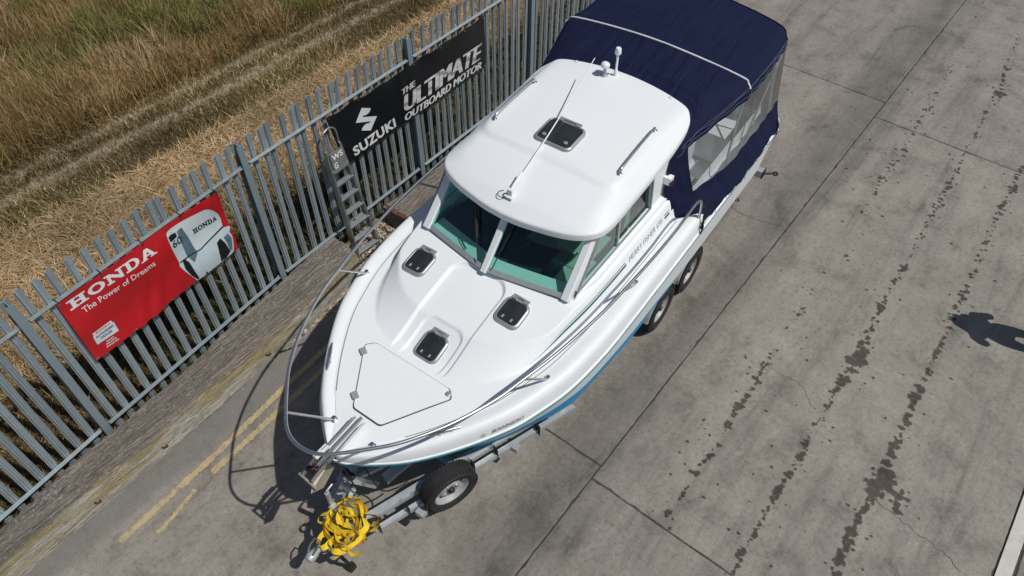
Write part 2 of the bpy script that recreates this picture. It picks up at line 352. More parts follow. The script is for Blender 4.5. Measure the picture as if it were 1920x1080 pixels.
def sstep(a, b, x):
    t = np.clip((x - a) / (b - a), 0, 1); return t * t * (3 - 2 * t)

# ------------------------------------------------------------------ lettering (flat print), made before the heavy meshes
def text2d(body, off=0.0, shear=0.0, maxlen=.12):
    cu = bpy.data.curves.new('t', 'FONT'); cu.body = body; cu.offset = off; cu.shear = shear; cu.fill_mode = 'FRONT'; cu.resolution_u = 3; cu.space_character = 1.0 + 2.2 * max(0, off)
    ob = bpy.data.objects.new('t', cu); COL.objects.link(ob); dg = bpy.context.evaluated_depsgraph_get()
    me = bpy.data.meshes.new_from_object(ob.evaluated_get(dg)); bpy.data.objects.remove(ob); bpy.data.curves.remove(cu)
    bm = bmesh.new(); bm.from_mesh(me); bpy.data.meshes.remove(me)
    bmesh.ops.remove_doubles(bm, verts=bm.verts, dist=1e-5); bmesh.ops.triangulate(bm, faces=bm.faces)
    xs = [v.co.x for v in bm.verts]; ys = [v.co.y for v in bm.verts]; x0, x1, y0, y1 = min(xs), max(xs), min(ys), max(ys)
    for _ in range(3):
        es = [e for e in bm.edges if e.calc_length() > maxlen]
        if not es: break
        bmesh.ops.subdivide_edges(bm, edges=es, cuts=1); bmesh.ops.triangulate(bm, faces=bm.faces)
    bm.verts.ensure_lookup_table(); V = np.array([(v.co.x, v.co.y) for v in bm.verts]); F_ = np.array([[v.index for v in f.verts] for f in bm.faces if len(f.verts) == 3]); bm.free()
    V[:, 0] = (V[:, 0] - x0) / (x1 - x0); V[:, 1] = (V[:, 1] - y0) / (y1 - y0); return V, F_
TXT = {}
for key, body, off, sh in [('suzuki', 'SUZUKI', .038, 0), ('the', 'THE', 0, .25), ('ult', 'ULTIMATE', 0, .25), ('out', 'OUTBOARD MOTOR', 0, .25),
                           ('power', 'The Power of Dreams', .008, 0), ('auth', 'AUTHORISED', .03, 0), ('deal', 'DEALER', .03, 0), ('sales', 'SALES', .03, 0), ('serv', 'SERVICE', .03, 0),
                           ('exp', 'EXPERTISE', .03, 0), ('sixty', '60', .015, .15), ('jean', 'JEANNEAU', 0, .1), ('merry', 'MERRY FISHER 695', -.012, .12), ('ws', 'WS', .03, 0), ('gg', 'G', .03, 0)]:
    TXT[key] = text2d(body, off, sh)
def refine2d(poly, maxlen=.06):
    bm = bmesh.new(); vs = [bm.verts.new((p[0], p[1], 0)) for p in poly]; bm.faces.new(vs); bmesh.ops.triangulate(bm, faces=bm.faces)
    for _ in range(5):
        es = [e for e in bm.edges if e.calc_length() > maxlen]
        if not es: break
        bmesh.ops.subdivide_edges(bm, edges=es, cuts=1); bmesh.ops.triangulate(bm, faces=bm.faces)
    bm.verts.ensure_lookup_table(); V = np.array([(v.co.x, v.co.y) for v in bm.verts]); F_ = np.array([[v.index for v in f.verts] for f in bm.faces]); bm.free(); return V, F_
def slab_honda():
    """the slab-serif word as non-overlapping-height pieces in a unit box; returns list of polygons"""
    out = []
    def q(x0, y0, x1, y1): out.append([(x0, y0), (x1, y0), (x1, y1), (x0, y1)])
    def ring(cx, cy, rx, ry, ix, iy, a0=0, a1=360, n=22):
        o = [(cx + rx * math.cos(R(a0 + (a1 - a0) * k / n)), cy + ry * math.sin(R(a0 + (a1 - a0) * k / n))) for k in range(n + 1)]
        i_ = [(cx + ix * math.cos(R(a0 + (a1 - a0) * k / n)), cy + iy * math.sin(R(a0 + (a1 - a0) * k / n))) for k in range(n + 1)]
        for k in range(n): out.append([o[k], o[k + 1], i_[k + 1], i_[k]])
    # H
    for x in (.035, .135): q(x, 0, x + .045, 1)
    q(.08, .42, .135, .60)
    for x in (0, .105):
        for y in (0, .84): q(x, y, x + .03 if x else x + .035, y + .16); q(x + (.075 if x else .08), y, x + (.10 if x else .10), y + .16)
    ring(.315, .5, .093, .5, .048, .30)
    # N
    q(.445, 0, .478, 1); q(.575, 0, .608, 1); out.append([(.478, 1), (.478, .62), (.575, 0), (.575, .38)])
    for x, y in ((.42, 0), (.42, .84), (.608, .84)): q(x, y, x + .025, y + .16)
    q(.478, 0, .50, .16); q(.553, .84, .575, 1)
    # D
    q(.665, 0, .708, 1); q(.64, 0, .665, .16); q(.64, .84, .665, 1); q(.708, 0, .73, .17); q(.708, .83, .73, 1); ring(.73, .5, .085, .5, .040, .33, -90, 90, 14)
    # A
    out.append([(.845, .12), (.885, .12), (.925, .72), (.90, 1)]); out.append([(.90, 1), (.925, .72), (.945, 1)]); out.append([(.945, 1), (.925, .72), (.955, .12), (1.0, .12)])
    q(.893, .28, .945, .42); q(.82, 0, .90, .12); q(.94, 0, 1.02, .12)
    return out
HONDA = slab_honda()

# ------------------------------------------------------------------ the setting: ground, slabs, field
b = MB(); b.add([(-300, -300, -.013), (300, -300, -.013), (300, 300, -.013), (-300, 300, -.013)], [(0, 1, 2, 3)])
yard = b.build('concrete_yard', M_FILL); tag(yard, 'grey concrete yard of large cast slabs with dark joints', 'yard', kind='structure')
def slab(x0, x1, y0, y1, gap=.006, ch=.008):
    x0 += gap; x1 -= gap; y0 += gap; y1 -= gap
    def rag(a, b_, n): return [a + (b_ - a) * i / n for i in range(n)]
    n1 = max(2, int((x1 - x0) / .07)); n2 = max(2, int((y1 - y0) / .07))
    ring = [(x, y0) for x in rag(x0, x1, n1)] + [(x1, y) for y in rag(y0, y1, n2)] + [(x, y1) for x in rag(x1, x0, n1)] + [(x0, y) for y in rag(y1, y0, n2)]
    cx, cy = (x0 + x1) / 2, (y0 + y1) / 2
    top = []; mid = []; bot = []
    for x, y in ring:
        j = random.uniform(-.003, .004) + (random.uniform(.004, .014) if random.random() < .06 else 0); jx = -j if x > cx else j; jy = -j if y > cy else j
        ex = abs(x - x0) < 1e-6 or abs(x - x1) < 1e-6; ey = abs(y - y0) < 1e-6 or abs(y - y1) < 1e-6
        mx_, my_ = (x + jx * ex, y + jy * ey)
        top.append((mx_ + (ch if x < cx else -ch) * ex, my_ + (ch if y < cy else -ch) * ey, 0)); mid.append((mx_, my_, -ch * .8)); bot.append((mx_, my_, -.045))
    mb = MB(); mb.loft([bot, mid, top], True, False); n = len(ring); mb.f.append(tuple(range(2 * n, 3 * n)))
    return mb.build('concrete_slab', M_CONC, yard)
S1 = 1.53
for x0, x1 in ((-12.75, -4.66), (-4.66, 3.43), (3.43, 11.52), (11.52, 19.61), (19.61, 27.7)): slab(x0, x1, S1, 5.62)
for x0, x1 in ((-12.3, -4.53), (-4.53, 3.26), (3.26, 11.05), (11.05, 18.84), (18.84, 26.6)): slab(x0, x1, -1.965, S1)
for x0, x1 in ((-12, -3), (-3, 7.4), (7.4, 16), (16, 25)): slab(x0, x1, -5.9, -2.13)
for k in range(-12, 26, 3):
    b = MB(); b.box((k + 1.5, -2.042, -.018), (2.996, .128, .044)); o = b.build('edging_strip', M_KERB, yard)
# hairline cracks
def crack(pts, wd=.004):
    P = cr([(*unp(*p), 0) for p in pts], 10); P = [np.array((p[0] + random.uniform(-.02, .02), p[1] + random.uniform(-.02, .02))) for p in P]
    L_ = []; Rr = []
    for i, p in enumerate(P):
        d = P[min(i + 1, len(P) - 1)] - P[max(i - 1, 0)]; d /= np.linalg.norm(d) + 1e-9; nn = np.array((-d[1], d[0])) * wd * random.uniform(.3, 1)
        L_.append((*(p + nn), .0032)); Rr.append((*(p - nn), .0032))
    MB().loft([L_, Rr], False, False).build('crack', M_GROOV, yard)
crack([(1365, 380), (1385, 398), (1420, 412), (1465, 425)]); crack([(1640, 935), (1700, 985), (1760, 1030), (1800, 1070)], .003); crack([(1440, 690), (1500, 720), (1520, 760)], .002)

# yellow lines (worn, ragged edge)
def yline(pts, wd, breaks=()):
    P = [unp(*p) for p in pts]; P = cr([(a, b_) for a, b_ in P], 40); L_ = []; Rr = []
    for i, p in enumerate(P):
        d = P[min(i + 1, len(P) - 1)] - P[max(i - 1, 0)]; d /= np.linalg.norm(d); nn = np.array((-d[1], d[0]))
        a = wd / 2 + random.uniform(-.014, .008); b_ = wd / 2 + random.uniform(-.014, .008)
        L_.append((*(p + nn * a), .004)); Rr.append((*(p - nn * b_), .004))
    return L_, Rr
yl = empty('double_yellow_line', (0, 0, 0)); tag(yl, 'worn double yellow line painted beside the timber baulk', 'road marking', kind='structure')
for pts, wd in (([(225, 1016), (297, 950), (420, 837), (533, 727), (640, 625), (760, 500)], .072), ([(398, 886), (470, 820), (560, 736), (660, 640), (770, 525)], .072), ([(296, 1000), (330, 962), (366, 918)], .05)):
    L_, Rr = yline(pts, wd); MB().loft([L_, Rr], False, False).build('painted_line', M_YEL, yl)

# wet drip trails: union of drops turned into one outline mesh (marching squares)
trails = [
 [(1842, 4, 2), (1830, 33, 2), (1804, 89, 3), (1780, 130, 6), (1755, 176, 5), (1741, 204, 9), (1715, 241, 7), (1696, 278, 9), (1674, 307, 7), (1655, 337, 6), (1641, 363, 4), (1618, 398, 3)],
 [(1545, 511, 4), (1502, 586, 7), (1475, 615, 4), (1432, 683, 8), (1419, 712, 7), (1384, 763, 12), (1365, 793, 7), (1346, 836, 4), (1328, 854, 7), (1303, 887, 8), (1282, 927, 5), (1252, 964, 7)],
 [(1907, 74, 4), (1885, 130, 10), (1874, 178, 15), (1848, 211, 6), (1830, 252, 7), (1811, 281, 5), (1792, 318, 7), (1781, 344, 11), (1755, 385, 10), (1728, 440, 6), (1695, 503, 7), (1677, 527, 6), (1652, 578, 9), (1631, 618, 7), (1612, 672, 22), (1567, 731, 10), (1550, 763, 7), (1529, 795, 4), (1513, 833, 9), (1499, 857, 9), (1478, 892, 9), (1456, 924, 9), (1416, 999, 6), (1389, 1042, 9), (1375, 1075, 4)],
 [(1915, 315, 9), (1900, 355, 10), (1878, 392, 9), (1850, 455, 8), (1827, 511, 8), (1803, 554, 10), (1787, 597, 9), (1760, 656, 9), (1738, 699, 7), (1720, 742, 14), (1701, 790, 11), (1679, 833, 10), (1663, 865, 12), (1655, 903, 22), (1620, 956, 9), (1596, 999, 11), (1575, 1048, 11), (1560, 1090, 10)],
 [(1630, 905, 9), (1660, 900, 16), (1688, 930, 13), (1680, 955, 8)], [(1588, 480, 3), (1650, 330, 4), (1700, 250, 3)],
]
drops = []
def drop(px, py, r): x, y = unp(px, py); drops.append((x, y, r))
for ti, tr in enumerate(trails):
    for (x0, y0, r0), (x1, y1, r1) in zip(tr[:-1], tr[1:]):
        n = max(3, int(math.hypot(x1 - x0, y1 - y0) / (3.5 if ti in (2, 3) else 5)))
        for k in range(n):
            t = k / n; rr = r0 + (r1 - r0) * t; dens = .86 if min(r0, r1) > 5 else .5
            if random.random() > dens: continue
            j = rr * .36; drop(x0 + (x1 - x0) * t + random.gauss(0, j), y0 + (y1 - y0) * t + random.gauss(0, j), max(.010, rr * .0031 * random.uniform(.3, 1.25)))
    for x0, y0, r0 in tr:
        for k in range(int(r0 * .9)): drop(x0 + random.gauss(0, r0 * .5), y0 + random.gauss(0, r0 * .5), random.uniform(.007, .026) * (1 + r0 / 26))
        for k in range(3): drop(x0 + random.gauss(0, 34), y0 + random.gauss(0, 38), random.uniform(.008, .024))
for k in range(40):
    t = random.random(); drop(1250 + 560 * t + random.gauss(0, 70), 1000 - 980 * t + random.gauss(0, 60), random.uniform(.007, .02))
drops = [d for d in drops if d[1] < 1.45 and d[1] > -1.9]
def marching(drops, h=.014, z=.0018):
    X0, X1, Y0, Y1 = 1.5, 17.5, -2.0, 1.6; nx, ny = int((X1 - X0) / h), int((Y1 - Y0) / h); Fd = np.full((nx, ny), -1.0, np.float32)
    for x, y, r in drops:
        el = random.uniform(.75, 1.3); i0, i1 = max(0, int((x - 3 * r - X0) / h)), min(nx, int((x + 3 * r - X0) / h) + 2); j0, j1 = max(0, int((y - 3 * r - Y0) / h)), min(ny, int((y + 3 * r - Y0) / h) + 2)
        if i1 <= i0 or j1 <= j0: continue
        gx = X0 + np.arange(i0, i1)[:, None] * h - x; gy = Y0 + np.arange(j0, j1)[None, :] * h - y
        a = np.arctan2(gy, gx); p1, p2 = random.uniform(0, 6), random.uniform(0, 6)
        rr = r * (1 + .16 * np.sin(3 * a + p1) + .10 * np.sin(5 * a + p2)); f = 1 - np.sqrt((gx / el) ** 2 + (gy * el) ** 2) / rr
        Fd[i0:i1, j0:j1] = np.maximum(Fd[i0:i1, j0:j1], f)
    vs = []; fs = []; cache = {}; val = []
    def vid(key, p, fv=0.0):
        if key not in cache: cache[key] = len(vs); vs.append((p[0], p[1], z)); val.append((fv, 0, 0))
        return cache[key]
    ins = Fd > 0; act = np.argwhere(ins[:-1, :-1] | ins[1:, :-1] | ins[:-1, 1:] | ins[1:, 1:])
    for i, j in act:
        cs = [(i, j), (i + 1, j), (i + 1, j + 1), (i, j + 1)]; poly = []
        for k in range(4):
            a, b_ = cs[k], cs[(k + 1) % 4]; fa, fb = Fd[a], Fd[b_]
            if fa > 0: poly.append(vid(a, (X0 + a[0] * h, Y0 + a[1] * h), float(fa)))
            if (fa > 0) != (fb > 0):
                t = float(np.clip(fa / (fa - fb), .02, .98)); key = (min(a, b_), max(a, b_)); poly.append(vid(key, (X0 + (a[0] + (b_[0] - a[0]) * t) * h, Y0 + (a[1] + (b_[1] - a[1]) * t) * h)))
        if len(poly) >= 3: fs.append(tuple(poly))
    return vs, fs, val
vs, fs, val = marching(drops); mb = MB(); mb.v = vs; mb.f = fs
wd_ = mb.build('wet_drips', M_WET, yard, kind='stuff', recalc=False); at_ = wd_.data.attributes.new('uvv', 'FLOAT_VECTOR', 'POINT'); at_.data.foreach_set('vector', np.array(val, np.float32).ravel())

# field behind the fence
FX = [-4.6, -2.03, .49, 3.0, 5.52, 8.04, 10.56, 13.1, 15.6]; FY = [5.22, 5.45, 5.71, 5.92, 5.97, 6.01, 6.03, 6.04, 6.05]
def fence_y(x): return float(np.interp(x, FX, FY))
def bandD(x, y): return y + .05 * (x - 5)
gx = np.concatenate([[-120, -40, -15], np.arange(-8, 22, .18), [30, 60, 140]]); gy = np.concatenate([np.arange(5.05, 18, .12), [19, 21, 25, 40, 90, 160]])
GX, GY = np.meshgrid(gx, gy, indexing='ij'); D_ = bandD(GX, GY)
GZ = .020 * np.sin(GX * 1.7 + GY) * np.sin(GY * 2.3 - GX * .6) * sstep(6.2, 7.5, GY) - .035 * np.exp(-((D_ - 9.97) / .13) ** 2) - .03 * np.exp(-((D_ - 10.44) / .12) ** 2) + .03 * sstep(10.6, 11.5, D_) + .004 + .05 * sstep(6.2, 8.0, GY)
GZ = np.where(GY < 5.6, -.006, GZ)
V, Q = grid_mesh(np.stack([GX, GY, GZ], -1)); fld = np_mesh('field', V, Q, M_FIELD, None, 60); tag(fld, 'dry grassy field with wheel ruts behind the palisade fence', 'field', kind='structure')

def blades(name, n, xy, hgt, lean, wid, cols, label, cat, flat=0.0, seedz=0.0):
    x, y = xy(n); px, py = pr(x, y, np.zeros_like(x)); k = (px > -260) & (px < 2100) & (py > -260) & (py < 1300); x, y = x[k], y[k]; n = len(x)
    h = hgt(n, x, y); a = rng.uniform(0, 2 * np.pi, n); ln = lean(n, x, y); dx, dy = np.cos(a), np.sin(a); wv = wid * rng.uniform(.6, 1.3, n)
    sxv, syv = -np.sin(a + rng.normal(0, .5, n)), np.cos(a); z0 = rng.uniform(0, 1, n) * seedz
    gz = .05 * sstep(6.2, 8.0, y); z0 = z0 + gz
    P = np.zeros((n, 5, 3), np.float32)
    hz = h * np.cos(ln); hr = h * np.sin(ln)
    P[:, 0] = np.stack([x - sxv * wv, y - syv * wv, z0 - .01], -1); P[:, 1] = np.stack([x + sxv * wv, y + syv * wv, z0 - .01], -1)
    mx, my, mz = x + dx * hr * .42, y + dy * hr * .42, z0 + hz * .62
    P[:, 2] = np.stack([mx + sxv * wv * .8, my + syv * wv * .8, mz], -1); P[:, 3] = np.stack([mx - sxv * wv * .8, my - syv * wv * .8, mz], -1)
    P[:, 4] = np.stack([x + dx * hr, y + dy * hr, z0 + hz * (1 - flat * .1)], -1)
    base = (np.arange(n) * 5)[:, None]; T = np.concatenate([base + [0, 1, 2], base + [0, 2, 3], base + [3, 2, 4]], 0)
    C = cols(n, x, y); C4 = np.ones((n, 5, 4), np.float32); C4[:, :, :3] = C[:, None, :]; 
    o = np_mesh(name, P.reshape(-1, 3), T, M_GRASS, None, None, C4.reshape(-1, 4)); tag(o, label, cat, kind='stuff'); return o
def pick(n, pal, wts, jit=.25):
    pal = np.array(pal); i = rng.choice(len(pal), n, p=np.array(wts) / sum(wts)); return np.clip(pal[i] * rng.uniform(1 - jit, 1 + jit, (n, 1)), 0, 1)
def vnoise(x, y, s, ph):
    return .5 + .25 * (np.sin(x * s + ph) * np.cos(y * s * 1.3 + 2 * ph) + np.sin((x + y) * s * .73 + 1.7 * ph) + .0) + .12 * np.sin(x * s * 2.9 - y * s * 2.1 + ph)
def samp(x0, x1, d0, d1):
    def f(n):
        x = rng.uniform(x0, x1, n); d = rng.uniform(d0, d1, n); return x, d - .05 * (x - 5)
    return f
STRAW = [(.66, .49, .29), (.54, .39, .21), (.74, .60, .40), (.36, .245, .125), (.18, .12, .06)]
OLIVE = [(.18, .165, .065), (.27, .23, .10), (.38, .30, .15), (.12, .11, .045)]
BROWN = [(.265, .175, .082), (.37, .245, .115), (.50, .365, .19), (.155, .097, .046), (.24, .20, .08)]
GREEN = [(.15, .16, .05), (.22, .22, .076), (.33, .295, .125), (.095, .105, .036)]
# cut straw lying near the fence
blades('cut_straw', 105000, samp(-2, 13, 6.75, 9.15), lambda n, x, y: rng.uniform(.08, .30, n), lambda n, x, y: rng.normal(1.42, .16, n), .0042,
       lambda n, x, y: pick(n, STRAW, [4, 3, 2, 2, 1.4]) * (.74 + .5 * vnoise(x, y, 2.1, .4))[:, None], 'pale cut straw lying between the palisade fence and the track', 'straw', seedz=.07)
# weeds at the fence foot, the fence's shade painted into their darkened colours
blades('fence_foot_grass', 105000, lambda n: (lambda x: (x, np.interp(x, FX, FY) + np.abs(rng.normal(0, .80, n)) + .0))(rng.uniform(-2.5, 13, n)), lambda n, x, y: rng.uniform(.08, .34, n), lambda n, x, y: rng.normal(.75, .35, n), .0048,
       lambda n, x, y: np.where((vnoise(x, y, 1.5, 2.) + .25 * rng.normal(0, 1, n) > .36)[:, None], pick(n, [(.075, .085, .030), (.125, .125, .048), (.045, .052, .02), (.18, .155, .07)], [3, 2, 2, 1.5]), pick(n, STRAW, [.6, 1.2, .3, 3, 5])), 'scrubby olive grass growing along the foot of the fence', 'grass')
# short turf around the wheel ruts
def turf(n):
    x, y = samp(-2, 13, 8.75, 10.85)(n); d = bandD(x, y); ok = ~(((d > 9.86) & (d < 10.09) & (rng.random(n) > .34 + .6 * vnoise(x, y, 4.3, .7) * (np.abs(d - 9.975) > .06))) | ((d > 10.36) & (d < 10.53) & (rng.random(n) > .40 + .6 * vnoise(x, y, 5.1, 1.9) * (np.abs(d - 10.445) > .04)))); return x[ok], y[ok]
blades('short_turf', 90000, turf, lambda n, x, y: rng.uniform(.03, .13, n), lambda n, x, y: rng.normal(.7, .3, n), .0045,
       lambda n, x, y: np.where((rng.random(n) < .35)[:, None], pick(n, STRAW, [2, 3, 1, 2, 1]), pick(n, OLIVE, [3, 3, 2, 1.5])) * (.55 + .7 * vnoise(x, y, 1.6, 1.2))[:, None], 'short olive turf either side of the wheel ruts', 'grass')
# tall dry grass with greener patches beyond
def tallcol(n, x, y):
    d = bandD(x, y); gn = vnoise(x, y, .9, .3) * .75 + .55 * np.exp(-((d - 12.3) / .75) ** 2) + .55 * np.exp(-((d - 15.2) / .9) ** 2) - .30 * np.exp(-((d - 13.6) / .45) ** 2) - .35 * np.exp(-((d - 11.0) / .4) ** 2)
    isg = rng.random(n) < np.clip(gn * 1.1 - .36, .05, .80); c = np.where(isg[:, None], pick(n, GREEN, [3, 3, 1.6, 1.5]), pick(n, BROWN, [3, 3, 1.6, 2, 2])); return c * (.84 + .70 * vnoise(x, y, 2.6, 2.2))[:, None]
blades('tall_dry_grass', 250000, samp(-2, 14, 10.62, 17.5), lambda n, x, y: rng.uniform(.12, .42, n) * (.55 + .9 * vnoise(x, y, 1.3, .9)), lambda n, x, y: np.abs(rng.normal(.55, .35, n)), .0048, tallcol, 'tall dry brown and green grass filling the far side of the track', 'grass')
def tuss(n):
    k = 260; cx_, cy_ = samp(-1.5, 13, 10.75, 16.5)(k); i = rng.integers(0, k, n); rr_ = rng.uniform(.05, .20, k)[i]; return cx_[i] + rng.normal(0, 1, n) * rr_, cy_[i] + rng.normal(0, 1, n) * rr_
blades('grass_tussocks', 30000, tuss, lambda n, x, y: rng.uniform(.22, .58, n), lambda n, x, y: np.abs(rng.normal(.6, .3, n)), .0052, lambda n, x, y: np.where((vnoise(x, y, .8, 1.1) > .45)[:, None], pick(n, [(.19, .21, .065), (.29, .29, .10), (.40, .37, .17), (.13, .15, .045)], [3, 3, 2, 1]), pick(n, [(.50, .37, .20), (.38, .25, .12), (.62, .49, .30)], [2, 2, 1])), 'coarse green and straw tussocks among the tall grass', 'grass')
blades('seed_stalks', 1500, samp(-2, 14, 10.9, 17), lambda n, x, y: rng.uniform(.35, .75, n), lambda n, x, y: np.abs(rng.normal(.45, .3, n)), .0035, lambda n, x, y: pick(n, [(.42, .36, .20), (.30, .30, .12), (.50, .42, .26)], [2, 2, 1]), 'pale long seed stalks standing above the dry grass', 'grass')

# pebbles
def pebbles(name, pts, rmin, rmax, label):
    bm = bmesh.new(); bmesh.ops.create_icosphere(bm, subdivisions=1, radius=1); V0 = np.array([v.co[:] for v in bm.verts]); F0 = np.array([[v.index for v in f.verts] for f in bm.faces]); bm.free()
    n = len(pts); r = rng.uniform(rmin, rmax, n) * rng.uniform(.6, 1.2, n); S = np.stack([r * rng.uniform(.8, 1.5, n), r * rng.uniform(.7, 1.2, n), r * rng.uniform(.45, .8, n)], -1); a = rng.uniform(0, 6.28, n); ca, sa = np.cos(a), np.sin(a)
    W = V0[None] * S[:, None, :] * rng.uniform(.85, 1.15, (n, len(V0), 1)); X = W[:, :, 0] * ca[:, None] - W[:, :, 1] * sa[:, None]; Y = W[:, :, 0] * sa[:, None] + W[:, :, 1] * ca[:, None]
    P = np.stack([X + pts[:, 0:1], Y + pts[:, 1:2], W[:, :, 2] + pts[:, 2:3]], -1); T = (F0[None] + (np.arange(n) * len(V0))[:, None, None]).reshape(-1, 3)
    C = pick(n, [(.34, .29, .22), (.46, .41, .34), (.20, .16, .12), (.30, .20, .12), (.55, .52, .46), (.12, .10, .08)], [3, 2, 2, 1.5, 1, 1.5]); C4 = np.ones((n, len(V0), 4)); C4[:, :, :3] = C[:, None]
    o = np_mesh(name, P.reshape(-1, 3), T, M_PEB, None, 50, C4.reshape(-1, 4)); tag(o, label, 'gravel', kind='stuff'); return o
BKX = [-3, -.17, .48, 1.38, 3.81]; BKY = [5.34, 5.55, 5.60, 5.66, 5.90]; BFX = [-3, .05, .63, 1.77, 3.19, 3.53, 3.86]; BFY = [5.0, 5.12, 5.12, 5.18, 5.30, 5.34, 5.46]
n = 3200; x = rng.uniform(3.7, 4.75, n); y = rng.uniform(5.15, 6.05, n); a = np.stack([x, y, rng.uniform(.005, .03, n)], -1)
n = 2600; x = rng.uniform(-2.5, 9, n); y = np.interp(x, FX, FY) + rng.normal(-.03, .10, n); c = np.stack([x, y, rng.uniform(0, .02, n)], -1)
n = 900; x = 3.95 - np.abs(rng.normal(0, .75, n)); y = np.interp(x, BFX, BFY) - np.abs(rng.normal(0, .03, n)) * np.clip((x - 1.8) / 1.2, .25, 1.3); d = np.stack([x, y, rng.uniform(-.006, .006, n)], -1)
pebbles('gravel', np.concatenate([a, c, d]), .008, .022, 'loose brown and cream gravel at the foot of the fence and ladder')

# ------------------------------------------------------------------ timber baulks
def baulk(name, xs, yb, yf, H, label, batter=.05, seed=1):
    r_ = np.random.default_rng(seed); nx = len(xs); prof = [(0, 0), (0, .55), (0, 1), (.12, 1.02), (.25, 1.0), (.40, 1.02), (.55, 1.0), (.70, 1.0), (.82, .99), (.93, .95), (.985, .84), (1.0, .55), (1.0, .16), (.955, .10), (.95, 0)]
    nv = len(prof); off = np.cumsum(r_.normal(0, 1, (nx, nv)), 0); off -= off.mean(0); off *= .0022; off += r_.normal(0, .0022, (nx, nv)); P = np.zeros((nx, nv, 3)); U = np.zeros((nx, nv, 3))
    for i, x in enumerate(xs):
        a, b_ = yb(x), yf(x)
        for j, (u, v) in enumerate(prof):
            yy = a + (b_ + batter * v - a) * u; P[i, j] = (x, yy + (off[i, j] if j in (0, 1, 2, 10, 11, 12) else 0), max(.0, v * H + off[i, j] * (1.6 if v > .5 else 0))); U[i, j] = (x, j / (nv - 1), 0)
    V, Q = grid_mesh(P); fs = [tuple(q) for q in Q.tolist()] + [tuple(range(nv)), tuple(range((nx - 1) * nv, nx * nv))]
    me = bpy.data.meshes.new(name); me.from_pydata(V.tolist(), [], fs); bm = bmesh.new(); bm.from_mesh(me); bmesh.ops.recalc_face_normals(bm, faces=bm.faces); bm.to_mesh(me); bm.free()
    at = me.attributes.new('uvv', 'FLOAT_VECTOR', 'POINT'); at.data.foreach_set('vector', U.ravel()); me.polygons.foreach_set('use_smooth', [True] * len(me.polygons)); me.set_sharp_from_angle(angle=R(40))
    o = empty(name, (0, 0, 0)); bd = link('beam', me, M_TIMB, o); tag(o, label, 'timber'); return o
tA = baulk('timber_baulk', np.arange(-2.6, 3.86, .055), lambda x: float(np.interp(x, BKX, BKY)), lambda x: float(np.interp(x, BFX, BFY)), .27, 'long weathered grey timber baulk with yellow lichen along the left fence', seed=3)
tB = baulk('timber_baulk', np.arange(4.62, 9.2, .055), lambda x: 5.79 + .02 * (x - 4.6), lambda x: 5.40 + .02 * (x - 4.6), .27, 'shorter timber baulk with rusty end strap half hidden behind the boat', seed=5)
b = MB(); b.box((4.655, 5.62, .284), (.06, .40, .010)); b.box((4.655, 5.808, .145), (.06, .012, .27)); b.bar((4.655, 5.388, .01), (4.655, 5.424, .285), .012, .06, up=(1, 0, 0))
b.build('rusty_strap', M_RUST, tB)
for px, py in ((497, 664), (300, 836), (188, 955)):
    X, Y = unp(px, py, .15); Y = float(np.interp(X, BFX, BFY)) + .03; b = MB(); b.tube([(X, Y + .02, .14), (X + .012, Y - .03, .15), (X + .05, Y - .035, .13), (X + .055, Y + .02, .12)], .009, 6); b.build('iron_staple', M_RUST, tA, 60)

# ------------------------------------------------------------------ palisade fence
fence = empty('palisade_fence', (FX[1], FY[1], 0)); tag(fence, 'grey galvanised steel palisade fence running beside the boat', 'fence')
def F(x, y, z): return (x - FX[1], y - FY[1], z)
def pale_mesh():
    prof = [(-.036, .006), (-.028, .004), (-.020, -.014), (-.008, -.016), (0, -.004), (.008, -.016), (.020, -.014), (.028, .004), (.036, .006)]
    top = [2.272, 2.282, 2.296, 2.300, 2.288, 2.300, 2.296, 2.282, 2.272]; mb = MB()
    r0 = [(x, y, .05) for x, y in prof]; r1 = [(x, y, 2.19) for x, y in prof]; r2 = [(x * 1.18, y - (.018 if abs(x) > .03 else .012 if abs(x) > .015 else -.008), t) for (x, y), t in zip(prof, top)]
    back = lambda rg: [(x, y + .006, z) for x, y, z in rg]
    rings = [r0 + back(r0)[::-1], r1 + back(r1)[::-1], r2 + back(r2)[::-1]]; mb.loft(rings, True, True); return mb
pm = pale_mesh(); po = pm.build('pale', M_GALV, fence, 50); pale_me = po.data; bpy.data.objects.remove(po)
def post_mesh():
    mb = MB(); mb.box((0, -.048, 1.12), (.075, .008, 2.26)); mb.box((0, .048, 1.12), (.075, .008, 2.26)); mb.box((0, 0, 1.12), (.008, .0878, 2.255)); return mb
pq = post_mesh().build('post', M_GALVP, fence); post_me = pq.data; bpy.data.objects.remove(pq)
